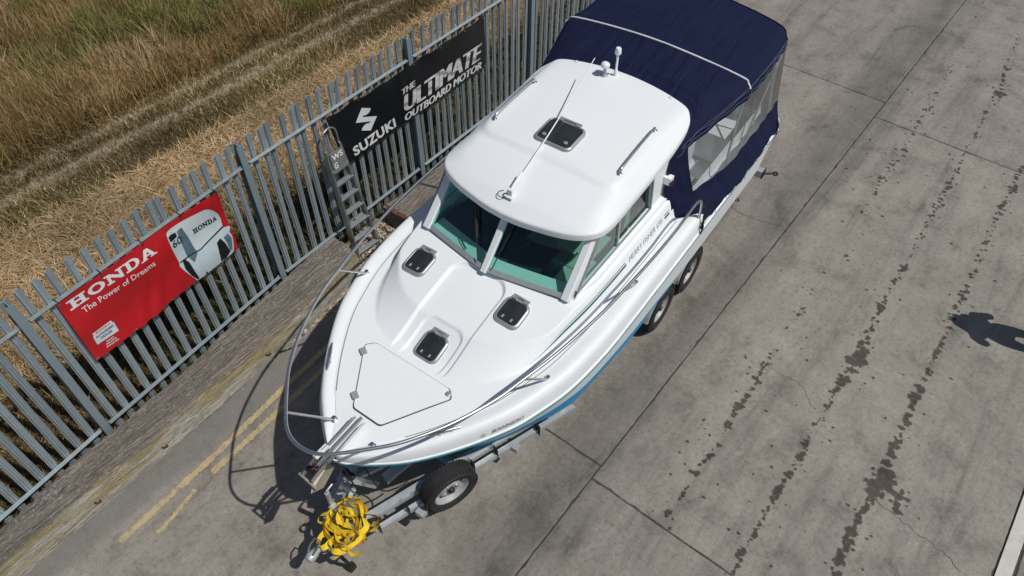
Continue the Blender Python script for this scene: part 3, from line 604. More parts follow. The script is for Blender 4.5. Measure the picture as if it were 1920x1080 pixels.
for bi in range(1, len(FX) - 2):
    xa, xb = FX[bi], FX[bi + 1]; ang = math.atan2(FY[bi + 1] - FY[bi], xb - xa)
    o = link('post', post_me, None, fence); o.location = F(xa, FY[bi] + .006, 0); o.rotation_euler = (0, 0, ang)
    for i in range(17):
        x = xa + (i + 1) * (xb - xa) / 18 + random.uniform(-.004, .004); o = link('pale', pale_me, None, fence); o.location = F(x, fence_y(x) + .008, random.uniform(-.012, .012)); o.rotation_euler = (random.uniform(-.006, .006), random.uniform(-.016, .016), ang + random.uniform(-.12, .12))
    for z in (2.0, .315):
        a = (xa + .055, fence_y(xa + .055), z); c = (xb - .055, fence_y(xb - .055), z); mb = MB()
        mb.bar(F(a[0], a[1] - .034, z), F(c[0], c[1] - .034, z), .046, .006); mb.bar(F(a[0], a[1] - .0135, z - .024), F(c[0], c[1] - .0135, z - .024), .006, .042); mb.build('rail', M_GALV, fence)
        for s_, q in ((.03, a), (-.03, c)):
            mb = MB(); mb.box(F(q[0] - s_ * .9, q[1] - .006, z - .02), (.075, .006, .05)); mb.build('fishplate', M_GALV, fence)

# ------------------------------------------------------------------ banners on the fence
def banner(name, x0, x1, z0, z1, mt, label, fold, skew=0.0, sag=0.0):
    root = empty(name, ((x0 + x1) / 2, fence_y((x0 + x1) / 2) - .05, z0)); ox, oy, oz = root.location; tag(root, label, 'banner')
    def P(u, v, off):
        """u,v in metres from the lower left corner"""
        W, H_ = x1 - x0, z1 - z0; vv = np.clip(v / H_, 0, 1); uu = np.clip(u / W, 0, 1)
        x = x0 + u + skew * (1 - vv) * (1 - uu); z = z0 + v - sag * np.sin(np.pi * uu) * vv * .5 - sag * .6 * np.sin(np.pi * uu * 7) ** 2 * sstep(.85, 1, vv)
        y = np.interp(x, FX, FY) - .062 - off - fold(uu, vv); return np.stack([x - ox, y - oy, z - oz], -1)
    W, H_ = x1 - x0, z1 - z0; uu, vv = np.meshgrid(np.linspace(0, W, 90), np.linspace(0, H_, 40), indexing='ij'); A = P(uu, vv, 0.0); Bk = P(uu, vv, -.0025)
    V, Q = grid_mesh(A); V2, Q2 = grid_mesh(Bk); np_mesh('sheet', np.concatenate([V, V2]), np.concatenate([Q, Q2[:, ::-1] + len(V)]), mt, root, 60)
    def pr_text(nm, key, u0, u1, v0, v1, mt_, off=.004, slant=0.0, rise=0.0, bold=()):
        TV, TF = TXT[key]; n_t = len(TV); cp = (0.0,) + tuple(bold); TF = np.concatenate([TF + n_t * i for i in range(len(cp))]); du_ = np.repeat(np.array(cp), n_t); off = off + np.repeat(np.arange(len(cp)) * .0005, n_t); TV = np.tile(TV, (len(cp), 1)); u = u0 + TV[:, 0] * (u1 - u0) + slant * TV[:, 1] + du_; v = v0 + TV[:, 1] * (v1 - v0) + rise * TV[:, 0]; UV = np.stack([TV[:, 0] * 8, TV[:, 1], TV[:, 0] * 0], -1); return np_mesh(nm, P(u, v, off), TF, mt_, root, None, None, UV)
    def pr_poly(nm, polys, mt_, off=.004, step=.00025):
        vs = []; fs = []; k = 0
        for i, pl in enumerate(polys):
            V_, F_ = refine2d(pl, .07); vs.append(P(V_[:, 0], V_[:, 1], off + step * (i % 7))); fs.append(F_ + k); k += len(V_)
        return np_mesh(nm, np.concatenate(vs), np.concatenate(fs), mt_, root)
    def eyelet(u, v):
        c_ = P(np.array([u]), np.array([v]), .004)[0]; mb = MB(); mb.lathe([(.006, 0), (.013, 0), (.013, -.003), (.006, -.003)], c_, (0, 1, 0), 10); mb.build('eyelet', M_SS, root)
    return root, P, pr_text, pr_poly, eyelet
def fold_red(u, v): return 1.5 * _fold_red(u, v)
def _fold_red(u, v): return .006 * np.sin(u * 9 + v * 5) + .016 * np.exp(-((u - .62 - (1 - v) * -.22) / .035) ** 2) * (1 - v) + .014 * np.exp(-((u - .95 + (1 - v) * .10) / .025) ** 2) * sstep(.3, 1, v) + .010 * np.exp(-((u - .5 + (1 - v) * .2) / .03) ** 2) * (1 - v) + .006 * np.sin(u * 4 - 9 * v)
hb, HP, htext, hpoly, heye = banner('red_banner', .782, 2.58, 1.155, 1.985, M_RED, 'red banner with white slab lettering and a silver outboard motor print', fold_red)
hx, hz = .782, 1.155
def honda_at(u0, u1, v0, v1, rise=0.0): return [[(u0 + p[0] * (u1 - u0), v0 + p[1] * (v1 - v0) + rise * p[0]) for p in pl] for pl in HONDA]
hpoly('lettering', honda_at(.07, .965, .672, .783, -.02), M_WPR)
htext('lettering', 'power', .15, .915, .565, .632, M_WPR, rise=-.03)
E_ = [(1.947, 1.922), (2.088, 1.927), (2.275, 1.898), (2.417, 1.859), (2.497, 1.736), (2.516, 1.632), (2.505, 1.525), (2.56, 1.50), (2.574, 1.47), (2.545, 1.425), (2.555, 1.361), (2.511, 1.175), (2.396, 1.160), (2.254, 1.158), (2.03, 1.158), (1.99, 1.21), (1.91, 1.448), (1.917, 1.52), (1.912, 1.726), (1.918, 1.859)]
lo = lambda pts: [[(x - hx, z - hz) for x, z in pts]]
hpoly('motor_print', lo([tuple(p) for p in cr(E_, 3, True)]), M_SPR, .003)
hpoly('motor_print', lo([(1.96, 1.905), (2.09, 1.915), (2.28, 1.885), (2.40, 1.85), (2.47, 1.74), (2.495, 1.63), (2.485, 1.55), (2.30, 1.50), (2.15, 1.475), (2.10, 1.60), (2.09, 1.80)]), M_SPR3, .0045)
hpoly('motor_print', lo([(2.03, 1.86), (2.09, 1.87), (2.115, 1.70), (2.13, 1.47), (2.06, 1.40), (2.02, 1.52)]), M_SPR2, .0055)
hpoly('motor_print', lo([(1.928, 1.80), (2.01, 1.81), (2.015, 1.86), (1.965, 1.875), (1.93, 1.865)]), M_KPR, .006)
hpoly('motor_print', lo([(1.925, 1.50), (2.05, 1.50), (2.18, 1.475), (2.33, 1.50), (2.51, 1.525), (2.51, 1.545), (2.33, 1.518), (2.18, 1.49), (2.05, 1.515), (1.925, 1.515)]), M_KPR, .006)
hpoly('motor_print', lo([(2.365, 1.42), (2.42, 1.44), (2.45, 1.35), (2.47, 1.20), (2.40, 1.165), (2.33, 1.17), (2.345, 1.30)]), M_KPR, .006)
hpoly('motor_print', lo([(2.46, 1.42), (2.52, 1.43), (2.54, 1.35), (2.50, 1.20), (2.47, 1.22), (2.47, 1.34)]), M_SPR2, .006)
hpoly('motor_print', lo([(1.955, 1.50), (1.985, 1.51), (2.01, 1.44), (2.02, 1.30), (2.035, 1.18), (2.02, 1.17), (1.97, 1.28), (1.945, 1.40)]), M_KPR, .0065)
htext('lettering', 'sixty', 1.15, 1.26, .555, .645, M_KPR, .007); hpoly('lettering', honda_at(1.40, 1.685, .535, .60, -.03), M_KPR, .007)
hpoly('dealer_plate', lo([(.875, 1.44), (1.10, 1.42), (1.095, 1.292), (.868, 1.318)]), M_SPR3, .004); hpoly('dealer_plate', lo([(.885, 1.475), (1.085, 1.455), (1.087, 1.42), (.883, 1.442)]), M_WPR, .005)
hpoly('lettering', honda_at(.125, .285, .292, .308, -.018), M_RED, .007)
htext('lettering', 'auth', .11, .30, .236, .262, M_KPR, .006, 0, -.018); htext('lettering', 'deal', .145, .265, .190, .216, M_KPR, .006, 0, -.014)
for k, (key, u0, u1) in enumerate((('sales', .165, .245), ('serv', .15, .26), ('exp', .14, .27))): htext('lettering', key, u0, u1, .118 - k * .030, .136 - k * .030, M_WPR, .005, 0, -.01)
for u in (.02, .45, .9, 1.35, 1.775):
    heye(u, .81); heye(u, .02)
def fold_blk(u, v): return .007 * np.sin(u * 13 + v * 4) + .010 * np.exp(-((u - .42) / .012) ** 2) * v + .006 * np.sin(u * 31) * sstep(.6, 1, v)
sb, SP, stext, spoly, seye = banner('black_banner', 4.10, 6.92, 1.20, 1.955, M_BVIN, 'black banner with white and chrome lettering hung on the fence beside the cabin', fold_blk, .12, .03)
sx_, sz_ = 4.10, 1.20
stext('lettering', 'suzuki', .18, .95, .04, .185, M_WPR)
def slogo():
    up = [(0, .62), (.44, 1.0), (.80, .80), (.72, .70), (.60, .655), (.50, .665), (.40, .70), (.36, .66), (.98, .36), (.52, 0), (.13, .22), (.20, .30), (.34, .345), (.46, .335), (.58, .29), (.63, .33)]
    return [[(.36 + p[0] * .34, .235 + p[1] * .37) for p in up]]
spoly('emblem', slogo(), M_WPR)
stext('lettering', 'the', 1.15, 1.40, .435, .515, M_CHROMEP, bold=(.008, .016)); stext('lettering', 'ult', 1.14, 2.70, .165, .405, M_CHROMEP, bold=(.014, .028, .040)); stext('lettering', 'out', 1.12, 2.70, .022, .128, M_WPR, bold=(.008, .016))
for u in (.03, .5, .98, 1.45, 1.93, 2.4, 2.79):
    seye(u, .735); seye(u, .02)
for u in (.03, .5, .98, 1.93, 2.4, 2.79): 
    c_ = SP(np.array([u]), np.array([.735]), 0)[0]; mb = MB(); mb.tube([c_ + np.array(p) for p in ((0, -.008, 0), (.0, -.012, .05), (-.004, -.004, .068), (-.006, .05, .06), (-.004, .05, .02))], .0035, 5); mb.build('cable_tie', M_BLK, sb)
for u in (.02, .45, .9, 1.35, 1.775):
    c_ = HP(np.array([u]), np.array([.81]), 0)[0]; mb = MB(); mb.tube([c_ + np.array(p) for p in ((0, -.008, 0), (.0, -.012, .04), (-.004, -.004, .055), (-.006, .05, .045), (-.004, .05, .0))], .0035, 5); mb.build('cable_tie', M_BLK, hb)

# ------------------------------------------------------------------ stepladder leaning on the fence
lad = empty('stepladder', (4.1, 5.6, 0)); tag(lad, 'folded aluminium stepladder leaning against the fence beside the black banner', 'ladder')
LO = Vector((4.1, 5.6, 0))
fl, frr = Vector((3.93, 5.60, .02)), Vector((4.27, 5.585, .02)); tl, tr_ = Vector((3.965, 5.855, 1.58)), Vector((4.195, 5.87, 1.58)); hl, hr = Vector((3.975, 5.875, 1.77)), Vector((4.165, 5.885, 1.79))
up = (tl - fl).normalized(); fwd = Vector((0, -1, 0))
for a, c_ in ((fl, tl), (frr, tr_)):
    mb = MB(); mb.bar(a - LO, c_ - LO, .022, .055, up=fwd); mb.build('stile', M_ALU, lad)
    mb = MB(); mb.bar(a - LO + Vector((0, .07, .02)), c_ - LO + Vector((0, .03, -.12)), .018, .028, up=fwd); mb.build('rear_leg', M_ALU, lad)
mb = MB(); mb.tube([Vector(p) - LO for p in cr([tl, (tl + hl) / 2 + Vector((0, 0, .06)), hl, hl + Vector((.06, 0, .045)), hr + Vector((-.06, 0, .03)), hr, (tr_ + hr) / 2 + Vector((.01, 0, .04)), tr_], 6)], .013, 8); mb.build('hand_hoop', M_ALU, lad, 60)
for k in range(7):
    t = (k + .35) / 7.6; a = fl.lerp(tl, t); c_ = frr.lerp(tr_, t); mb = MB(); mb.bar(a - LO, c_ - LO, .070, .022, up=(0, -.1, 1)); 
    for q in (-.028, -.01, .01, .028): mb.bar(a - LO + Vector((.012, q, .0125)), c_ - LO + Vector((-.012, q, .0125)), .007, .004, up=(0, -.1, 1))
    mb.build('tread', M_ALU, lad)
for t in (.33, .93):
    mb = MB(); mb.bar(fl.lerp(tl, t) - LO + Vector((0, .05, 0)), frr.lerp(tr_, t) - LO + Vector((0, .05, 0)), .012, .012); mb.build('rear_brace', M_ALU, lad)
pc = tl.lerp(tr_, .5); pa = fl.lerp(tl, .97) - LO; pb = frr.lerp(tr_, .97) - LO
plat_up = (tl - fl).normalized(); Mx = (tr_ - tl).normalized(); Mz = Mx.cross(plat_up).normalized(); PM = Matrix((Mx, plat_up, Mz)).transposed()
M_PLAT = mat('scuffed_platform', (.24, .245, .25), .55, .4, var=.3, vscale=40, bmp=.3)
pcen = fl.lerp(tl, .90).lerp(frr.lerp(tr_, .90), .5) - LO + Mz * .035
mb = MB(); mb.box(pcen, (.205, .235, .012), PM); mb.build('platform', M_PLAT, lad)
mb = MB(); mb.box(pcen - plat_up * .13, (.23, .02, .03), PM); mb.build('platform_lip', M_ALU, lad)
for key, u0, u1, v0, v1 in (('ws', -.085, .085, .02, .095), ('gg', -.085, -.03, -.09, -.01)):
    TV, TF = TXT[key]; Pt = [pcen + Mx * (u0 + a * (u1 - u0)) + plat_up * (v0 + c_ * (v1 - v0)) + Mz * .0085 for a, c_ in TV]; np_mesh('painted_letters', np.array([p[:] for p in Pt]), TF, M_WPR, lad)

# ------------------------------------------------------------------ the boat: s = metres aft of the stem, t = metres to port, z up
BX, BY, BA = 1.412, 2.966, R(2.9)
boat = empty('motor_boat', (BX, BY, 0), BA); tag(boat, 'white cabin motor boat with navy canvas canopy on a trailer', 'boat')
def T(s, t, z): return (s, -t, z)
WS = [0, .03, .08, .16, .33, .57, .84, 1.1, 1.31, 1.66, 2.04, 2.5, 3.2, 4.5, 5.5, 6.35]; WT = [.0, .10, .18, .29, .49, .69, .87, 1.015, 1.095, 1.195, 1.245, 1.265, 1.265, 1.258, 1.252, 1.245]
_W = np.array(cr(list(zip(WS[2:], WT[2:])), 12)); _W = np.concatenate([[[0, 0], [.012, .062], [.03, .10], [.052, .139]], _W])
def wrub(s): return np.interp(s, _W[:, 0], _W[:, 1])
ZR = 1.42
_G = np.array(cr(list(zip([0, .5, 1, 2, 3, 4, 6.4], [1.525, 1.575, 1.62, 1.66, 1.67, 1.655, 1.60])), 12))
def zgun(s): return np.interp(s, _G[:, 0], _G[:, 1])
def zdeck(s, t): return zgun(s) - .022 + .012 * (1 - np.clip(np.abs(t) / np.maximum(wrub(s), .05), 0, 1) ** 2)
_T = np.array(cr(list(zip([1.0, 1.2, 1.3, 1.45, 1.62, 1.85, 2.15, 2.45, 3.0, 4.1], [.50, .655, .745, .84, .905, .955, 1.0, 1.025, 1.035, 1.03])), 10)); _C = np.array(cr(list(zip([1.0, 1.5, 1.86, 2.2, 2.6, 4.2], [1.67, 1.765, 1.845, 1.900, 1.915, 1.915])), 10))
def tfoot(s): return np.interp(s, _T[:, 0], _T[:, 1])
def ctop(s): return np.interp(s, _C[:, 0], _C[:, 1])
def rrect(s, t, cs, ct, hs, ht, r):
    qx = np.abs(s - cs) - hs + r; qy = np.abs(t - ct) - ht + r; return np.sqrt(np.maximum(qx, 0) ** 2 + np.maximum(qy, 0) ** 2) + np.minimum(np.maximum(qx, qy), 0) - r
def ease(x, r=.16): return sum(np.clip(x * (1 + 2 * r) - r + d, 0, 1) for d in np.linspace(-r, r, 9)) / 9
def hdeck(s, t):
    s = np.asarray(s, float); t = np.asarray(t, float); zd = zdeck(s, t); sf = 1.06 + .25 * (np.abs(t) / .75) ** 3.5
    a = ease((s - sf) / .42, .05); bb = ease((tfoot(s) - np.abs(t)) / .095, .20)
    z = zd + (ctop(s) - .035 * (t / .85) ** 2 - zd) * a * bb
    # sunk centre panel and the deeper well round the forward hatch
    d = rrect(s, t, 1.52, 0, .56, .30, .16); z = z - .030 * sstep(.013, -.013, d) * sstep(1.02, 1.20, s)
    d2 = rrect(s, t, 1.22, .02, .26, .215, .10); z = z - .020 * sstep(.013, -.013, d2) * sstep(1.02, 1.15, s)
    return z
def wsb(t): return 2.07 + .15 * (np.abs(t) / .8) ** 1.15          # windscreen foot line
# --- deck moulding (gunwale + foredeck + coachroof)
ss = np.concatenate([[0.004, .012, .025], np.arange(.04, 2.5, .012), np.arange(2.5, 6.36, .05), [6.35]]); NI = 320
rows = []
for s in ss:
    wv = float(wrub(s)); zg = float(zgun(s)); gsc = min(1.0, wv / .42)
    edge = [(wv, ZR + .012), (wv - .004 * gsc, ZR + .05), (wv - .012 * gsc, zg - .07), (wv - .026 * gsc, zg - .03), (wv - .048 * gsc, zg - .006), (wv - .075 * gsc, zg), (wv - .105 * gsc, zg - .002), (wv - .135 * gsc, zg - .008), (wv - .165 * gsc, zg - .016), (wv - .195 * gsc, zg - .021)]
    ti = np.linspace(wv - .205 * gsc, -(wv - .205 * gsc), NI); zi = hdeck(np.full(NI, s), ti)
    rows.append([T(s, t, z) for t, z in edge] + [T(s, t, z) for t, z in zip(ti, zi)] + [T(s, -t, z) for t, z in edge[::-1]])
P = np.array(rows); Sm = P[:, :, 0]; Tm = -P[:, :, 1]
cs_ = (Sm[:-1, :-1] + Sm[1:, 1:]) / 2; ct_ = (Tm[:-1, :-1] + Tm[1:, 1:]) / 2
hole = ((cs_ > wsb(ct_) + .015) & (np.abs(ct_) < .825) & (cs_ < 3.95)) | ((cs_ > 3.95) & (np.abs(ct_) < .985))
V, Q = grid_mesh(P, ~hole); deck = np_mesh('deck', V, Q[:, ::-1], M_GEL, boat, 50)
# --- hull
zk = lambda s: np.interp(s, [0, .12, .3, .6, 1.0, 1.6, 2.4, 6.35], [1.40, 1.12, .88, .66, .52, .43, .38, .42])
zc = lambda s: np.interp(s, [0, .3, 1.0, 2.0, 3.0, 6.35], [1.40, 1.18, .99, .81, .75, .72]); wc = lambda s: wrub(s) * np.interp(s, [0, .3, 1.0, 2.0, 3.0, 6.35], [.0, .50, .80, .915, .935, .93])
def hullpt(s, k):
    """k 0..1 from rub down to the chine, 1..2 chine to keel"""
    wv = float(wrub(s)); 
    if k <= 1:
        a = k; return (wv + (wc(s) - wv) * (a ** .9), ZR + (zc(s) - ZR) * a)
    a = k - 1; return (wc(s) * (1 - a) , zc(s) + (zk(s) - zc(s)) * (a ** .9))
hs = np.concatenate([[.004, .03], np.arange(.08, 6.35, .09), [6.35]]); zwl = lambda s: np.interp(s, [0, 1, 1.7, 2.5, 3.5, 4.5, 6.35], [1.20, 1.125, 1.07, .985, .87, .74, .725])
def hull_rows(k_of_s0, k_of_s1, n):
    rr = []
    for s in hs:
        a, c_ = k_of_s0(s), k_of_s1(s); ks = np.linspace(a, c_, n); h = [hullpt(s, k) for k in ks]; rr.append([T(s, t, z) for t, z in h])
    return rr
kw = lambda s: float(np.clip((ZR - zwl(s)) / max(ZR - zc(s), 1e-3), .05, .98))
for nm, k0, k1, mt_ in (('topsides', lambda s: 0.0, kw, M_GEL), ('bottom', kw, lambda s: 2.0, M_BLUE)):
    vs = []; qs = []; kk = 0
    for sg in (1, -1):
        A = np.array(hull_rows(k0, k1, 12)); A[:, :, 1] *= sg; V, Q = grid_mesh(A); vs.append(V); qs.append((Q if sg > 0 else Q[:, ::-1]) + kk); kk += len(V)
    np_mesh(nm, np.concatenate(vs), np.concatenate(qs), mt_, boat, 35)
b = MB(); tw = [T(6.35, *hullpt(6.35, k)) for k in np.linspace(0, 2, 9)]; b.add(tw + [(x, -y, z) for x, y, z in tw[::-1]], [tuple(range(18))]); b.add([T(6.35, 1.24, ZR), T(6.35, 1.24, 1.60), T(6.35, -1.24, 1.60), T(6.35, -1.24, ZR)], [(0, 1, 2, 3)]); b.build('transom', M_GEL, boat)
# rub rail: white bead above a teal strip
sp_ = np.concatenate([np.arange(6.34, 0, -.06), [.03, .012]])
path = [(s, float(wrub(s))) for s in sp_] + [(-.004, 0)] + [(s, -float(wrub(s))) for s in sp_[::-1]]
MB().tube([T(s, t * 1.004, ZR - .012) for s, t in path], .013, 6).build('rub_strip', M_TEAL, boat, 60)
MB().tube([T(s, t * 1.003, ZR + .010) for s, t in path], .012, 6).build('rub_bead', M_GEL, boat, 60)
# thin deck-edge line on both sides
for sg in (1, -1):
    L_ = []
    for s in np.arange(.45, 4.0, .04):
        t = float(wrub(s)) - .205 * min(1, float(wrub(s)) / .42); L_.append(T(s, sg * t, float(hdeck(s, t)) + .001))
    MB().tube(L_, .0042, 5).build('deck_line', M_SEAL, boat, 60)
# --- anchor locker lid
def onto(poly, off, maxlen=.05):
    V, Fq = refine2d(poly, maxlen); z = hdeck(V[:, 0], V[:, 1]) + off; return np.stack([V[:, 0], -V[:, 1], z], -1), Fq
def rpoly(pts, r=.04, n=4):
    out = []; m_ = len(pts)
    for i in range(m_):
        p0, p1, p2 = (np.array(pts[(i + k) % m_], float) for k in (-1, 0, 1)); a = p1 + (p0 - p1) / np.linalg.norm(p0 - p1) * r; c_ = p1 + (p2 - p1) / np.linalg.norm(p2 - p1) * r
        for k in range(n + 1):
            t = k / n; out.append(tuple((1 - t) ** 2 * a + 2 * t * (1 - t) * p1 + t * t * c_))
    return out
lidp = [(1.0, -.42), (1.0, .42), (.93, .49), (.41, .15), (.41, -.15), (.93, -.49)]
def scalep(pts, d):
    c_ = np.mean(pts, 0); return [tuple(np.array(p) + (np.array(p) - c_) / np.linalg.norm(np.array(p) - c_) * d) for p in pts]
V, Fq = onto(rpoly(scalep(lidp, .013), .03), .0045); np_mesh('lid_gap_shade', V, Fq, M_GROOV, boat)  # dark sheet painted as the shaded gap around the lid
lid_o = empty('anchor_locker_lid', (0, 0, 0)); lid_o.parent = boat
V, Fq = onto(rpoly(lidp, .03), .012); n0 = len(V); rim = rpoly(lidp, .03); rt = [T(p[0], p[1], float(hdeck(*p)) + .012) for p in rim]; rb = [T(p[0], p[1], float(hdeck(*p)) + .003) for p in rim]; nr = len(rim)
np_mesh('panel', V, Fq, M_GEL, lid_o, 60); MB().loft([rb + rb[:1], rt + rt[:1]], False, False).build('panel_edge', M_GEL, lid_o)
for s, t in ((.87, -.455), (.50, -.215)):
    b = MB(); z = float(hdeck(s, t)) + .017; M_ = Matrix.Rotation(R(-30), 3, 'Z'); b.box(T(s, t, z), (.055, .075, .010), M_); b.tube([T(s - .022, t - .02, z + .006), T(s + .022, t + .01, z + .006)], .006, 6); b.build('hinge', M_SEAL, lid_o)
b = MB(); b.lathe([(.026, .012), (.026, .018), (.018, .022), (.0, .022)], T(.955, .445, float(hdeck(.955, .445))), (0, 0, 1), 14); b.build('latch', M_ALUP, lid_o, 40)

# --- deck hatches
def rr_out(hs, ht, r, n=5):
    out = []
    for cx, cy, a0 in ((hs - r, ht - r, 0), (-hs + r, ht - r, 90), (-hs + r, -ht + r, 180), (hs - r, -ht + r, 270)):
        for k in range(n + 1):
            a = R(a0 + 90 * k / n); out.append((cx + r * math.cos(a), cy + r * math.sin(a)))
    return out
def hatch(name, s, t, hs, ht, zf, label=None, dogs=False):
    e_ = .1; z0 = float(zf(s, t)); ds = (float(zf(s + e_, t)) - float(zf(s - e_, t))) / (2 * e_); dt = (float(zf(s, t + e_)) - float(zf(s, t - e_))) / (2 * e_)
    root = empty(name, T(s, t, z0)); root.parent = boat
    if label: root['label'] = label
    def Q_(a, c_, h): return (a, -c_, ds * a + dt * c_ + h)
    rings = [[Q_(a, c_, h) for a, c_ in rr_out(hs + d, ht + d, .06 + d)] for d, h in ((.012, .0), (.010, .016), (.001, .025), (-.014, .027), (-.019, .023))]
    MB().loft(rings, True, False).build('frame', M_ALUP, root, 40)
    rings = [[Q_(a, c_, .026) for a, c_ in rr_out(hs - .016, ht - .016, .045)]]; b = MB(); b.add(rings[0], [tuple(range(len(rings[0])))]); pn = b.build('pane', M_DARK, root)
    b = MB(); b.tube([Q_(hs + .028, -ht * .5, .022), Q_(hs + .028, ht * .5, .022)], .013, 8); b.build('hinge', M_ALUP, root, 50)
    for k in (-1, 1):
        b = MB()
        if dogs: b.lathe([(.022, 0), (.022, .006), (.012, .010), (.0, .010)], Q_(-hs + .075, k * (ht - .075), .026), (0, 0, 1), 14); b.build('knob', M_ALUP, root, 40)
        else: b.box(Q_(-hs + .055, k * ht * .38, .0285), (.035, .018, .004)); b.build('handle', M_SEAL, root)
        b2 = MB(); b2.box(Q_(hs + .012, k * ht * .5, .026), (.05, .05, .014)); b2.build('hinge_block', M_ALUP, root)
hatch('deck_hatch', 1.845, -.60, .130, .121, hdeck); hatch('deck_hatch', 1.245, .015, .130, .121, hdeck); hatch('deck_hatch', 1.845, .475, .130, .121, hdeck)

# --- cabin: windscreen, sides, roof
def ws_base(t): return np.array((float(wsb(t)), t, 1.905))
def ws_top(t): return np.array((2.515 + .14 * (abs(t) / .78) ** 1.6, t, 2.42 - .05 * (abs(t) / .78) ** 2))
def wsp(t, k): 
    tb = t; tt = t * .975; a = ws_base(tb); c_ = ws_top(tt); p = a + (c_ - a) * k; return T(*p)
for sg, lab in ((1, None), (-1, None)):
    A = np.array([[wsp(sg * t, k) for k in np.linspace(.05, 1, 8)] for t in np.linspace(.032, .765, 12)]); V, Q = grid_mesh(A); np_mesh('windscreen_pane', V, Q, M_GLASS, boat, 60)
    # grey seal below the pane
    A = np.array([[(lambda p: (p[0] - .012 * (1 - k), p[1], p[2] + .006))(wsp(sg * t, k * .062 - .01)) for k in (0, .5, 1)] for t in np.linspace(.03, .80, 14)]); V, Q = grid_mesh(A); np_mesh('windscreen_seal', V, Q, M_SEAL, boat, 60)
def pillar(name, p0, p1, w0, w1, d, mt_=M_GEL):
    a = Vector(p0); c_ = Vector(p1); ax = (c_ - a).normalized(); sd = ax.cross(Vector((-1, 0, .6))).normalized(); fr = sd.cross(ax)
    rings = []
    for p, wd in ((a, w0), (c_, w1)):
        rings.append([p + sd * (wd / 2) * x + fr * d * y for x, y in ((-1, -.5), (-1, .3), (-.75, .5), (.75, .5), (1, .3), (1, -.5))])
    MB().loft(rings).build(name, mt_, boat, 30)
pillar('centre_pillar', Vector(wsp(0, -.02)) + Vector((-.008, 0, 0)), Vector(wsp(0, 1.0)), .062, .070, .04)
for sg in (1, -1):
    pillar('corner_pillar', Vector(wsp(sg * .80, -.03)), Vector(wsp(sg * .80, .96)), .085, .075, .06)
    # side wall with sliding window opening
    t0, t1 = .868, .845
    def sp(s, z): k = (z - 1.86) / .56; return T(s, sg * (t0 + (t1 - t0) * k), z)
    outer = [(2.27, 1.88), (4.02, 1.86), (4.02, 2.43), (2.66, 2.405)]; inner = [(2.315, 1.945), (3.66, 1.945), (3.63, 2.385), (2.665, 2.385)]
    b = MB()
    for d in (0, .03):
        vs = [Vector(sp(*p)) - Vector((0, -sg * d, 0)) for p in outer + inner]; vs = [v if d == 0 else v for v in vs]
        k = len(b.v); b.v += [tuple(v) for v in vs]
    for k in range(4):
        j = (k + 1) % 4; b.f += [(k, j, 4 + j, 4 + k), (8 + k, 8 + j, 12 + j, 12 + k), (4 + k, 4 + j, 12 + j, 12 + k)]
    b.build('cabin_side', M_GEL, boat)
    gq = [Vector(sp(*p)) + Vector((0, sg * .010, 0)) for p in inner]
    mid = (3.02, 1.945), (3.02, 2.385)
    for nm, q, o_ in (('side_window', [(2.315, 1.945), (3.04, 1.945), (3.04, 2.385), (2.665, 2.385)], .012), ('side_window', [(3.00, 1.945), (3.66, 1.945), (3.63, 2.385), (3.00, 2.385)], .022)):
        vs = [Vector(sp(*p)) + Vector((0, sg * o_, 0)) for p in q]; b = MB(); b.add(vs, [(0, 1, 2, 3)]); wo_ = b.build(nm, M_GLASS, boat, recalc=False)
    b = MB()
    loop = [Vector(sp(*p)) - Vector((0, sg * .004, 0)) for p in inner]
    for k in range(4): b.bar(loop[k], loop[(k + 1) % 4], .016, .016, up=(0, 1, 0))
    b.build('window_frame', M_ALUP, boat)
    b = MB(); b.bar(Vector(sp(3.02, 1.95)) + Vector((0, sg * .004, 0)), Vector(sp(3.02, 2.38)) + Vector((0, sg * .004, 0)), .012, .03, up=(1, 0, 0)); b.build('window_divider', M_ALUP, boat)
    b = MB(); b.bar(sp(3.05, 1.937), sp(3.64, 1.937), .012, .010, up=(0, 0, 1)); b.build('drain_slot', M_BLK, boat)
    # coachroof ledge running aft under the windows
    A = np.array([[T(s, sg * (t), z) for t, z in ((lambda k: ((.862, 1.89 + .045 * k), (.862 + .023 * k, 1.89 + .042 * k), (.862 + .043 * k, 1.89 + .028 * k), (.862 + .053 * k, 1.89 + .01 * k), (.862 + .056 * k, 1.86)))(float(sstep(2.26, 2.62, s))))] for s in np.linspace(2.27, 4.05, 26)]); V, Q = grid_mesh(A); np_mesh('window_ledge', V, Q, M_GEL, boat, 50)
b = MB(); b.box(T(4.03, 0, 1.95), (.03, 1.70, 1.0)); b.build('cabin_bulkhead', M_GEL2, boat)
b = MB(); b.add([T(2.0, .83, 1.03), T(4.0, .83, 1.03), T(4.0, -.83, 1.03), T(2.0, -.83, 1.03)], [(0, 1, 2, 3)])
for sg in (1, -1): b.add([T(2.30, sg * .835, 1.03), T(4.0, sg * .835, 1.03), T(4.0, sg * .835, 1.87), T(2.30, sg * .835, 1.87)], [(0, 1, 2, 3)])
b.add([T(2.62, .83, 1.03), T(2.62, -.83, 1.03), T(2.62, -.83, 1.84), T(2.62, .83, 1.84)], [(0, 1, 2, 3)]); b.build('cabin_liner', M_GEL2, boat)
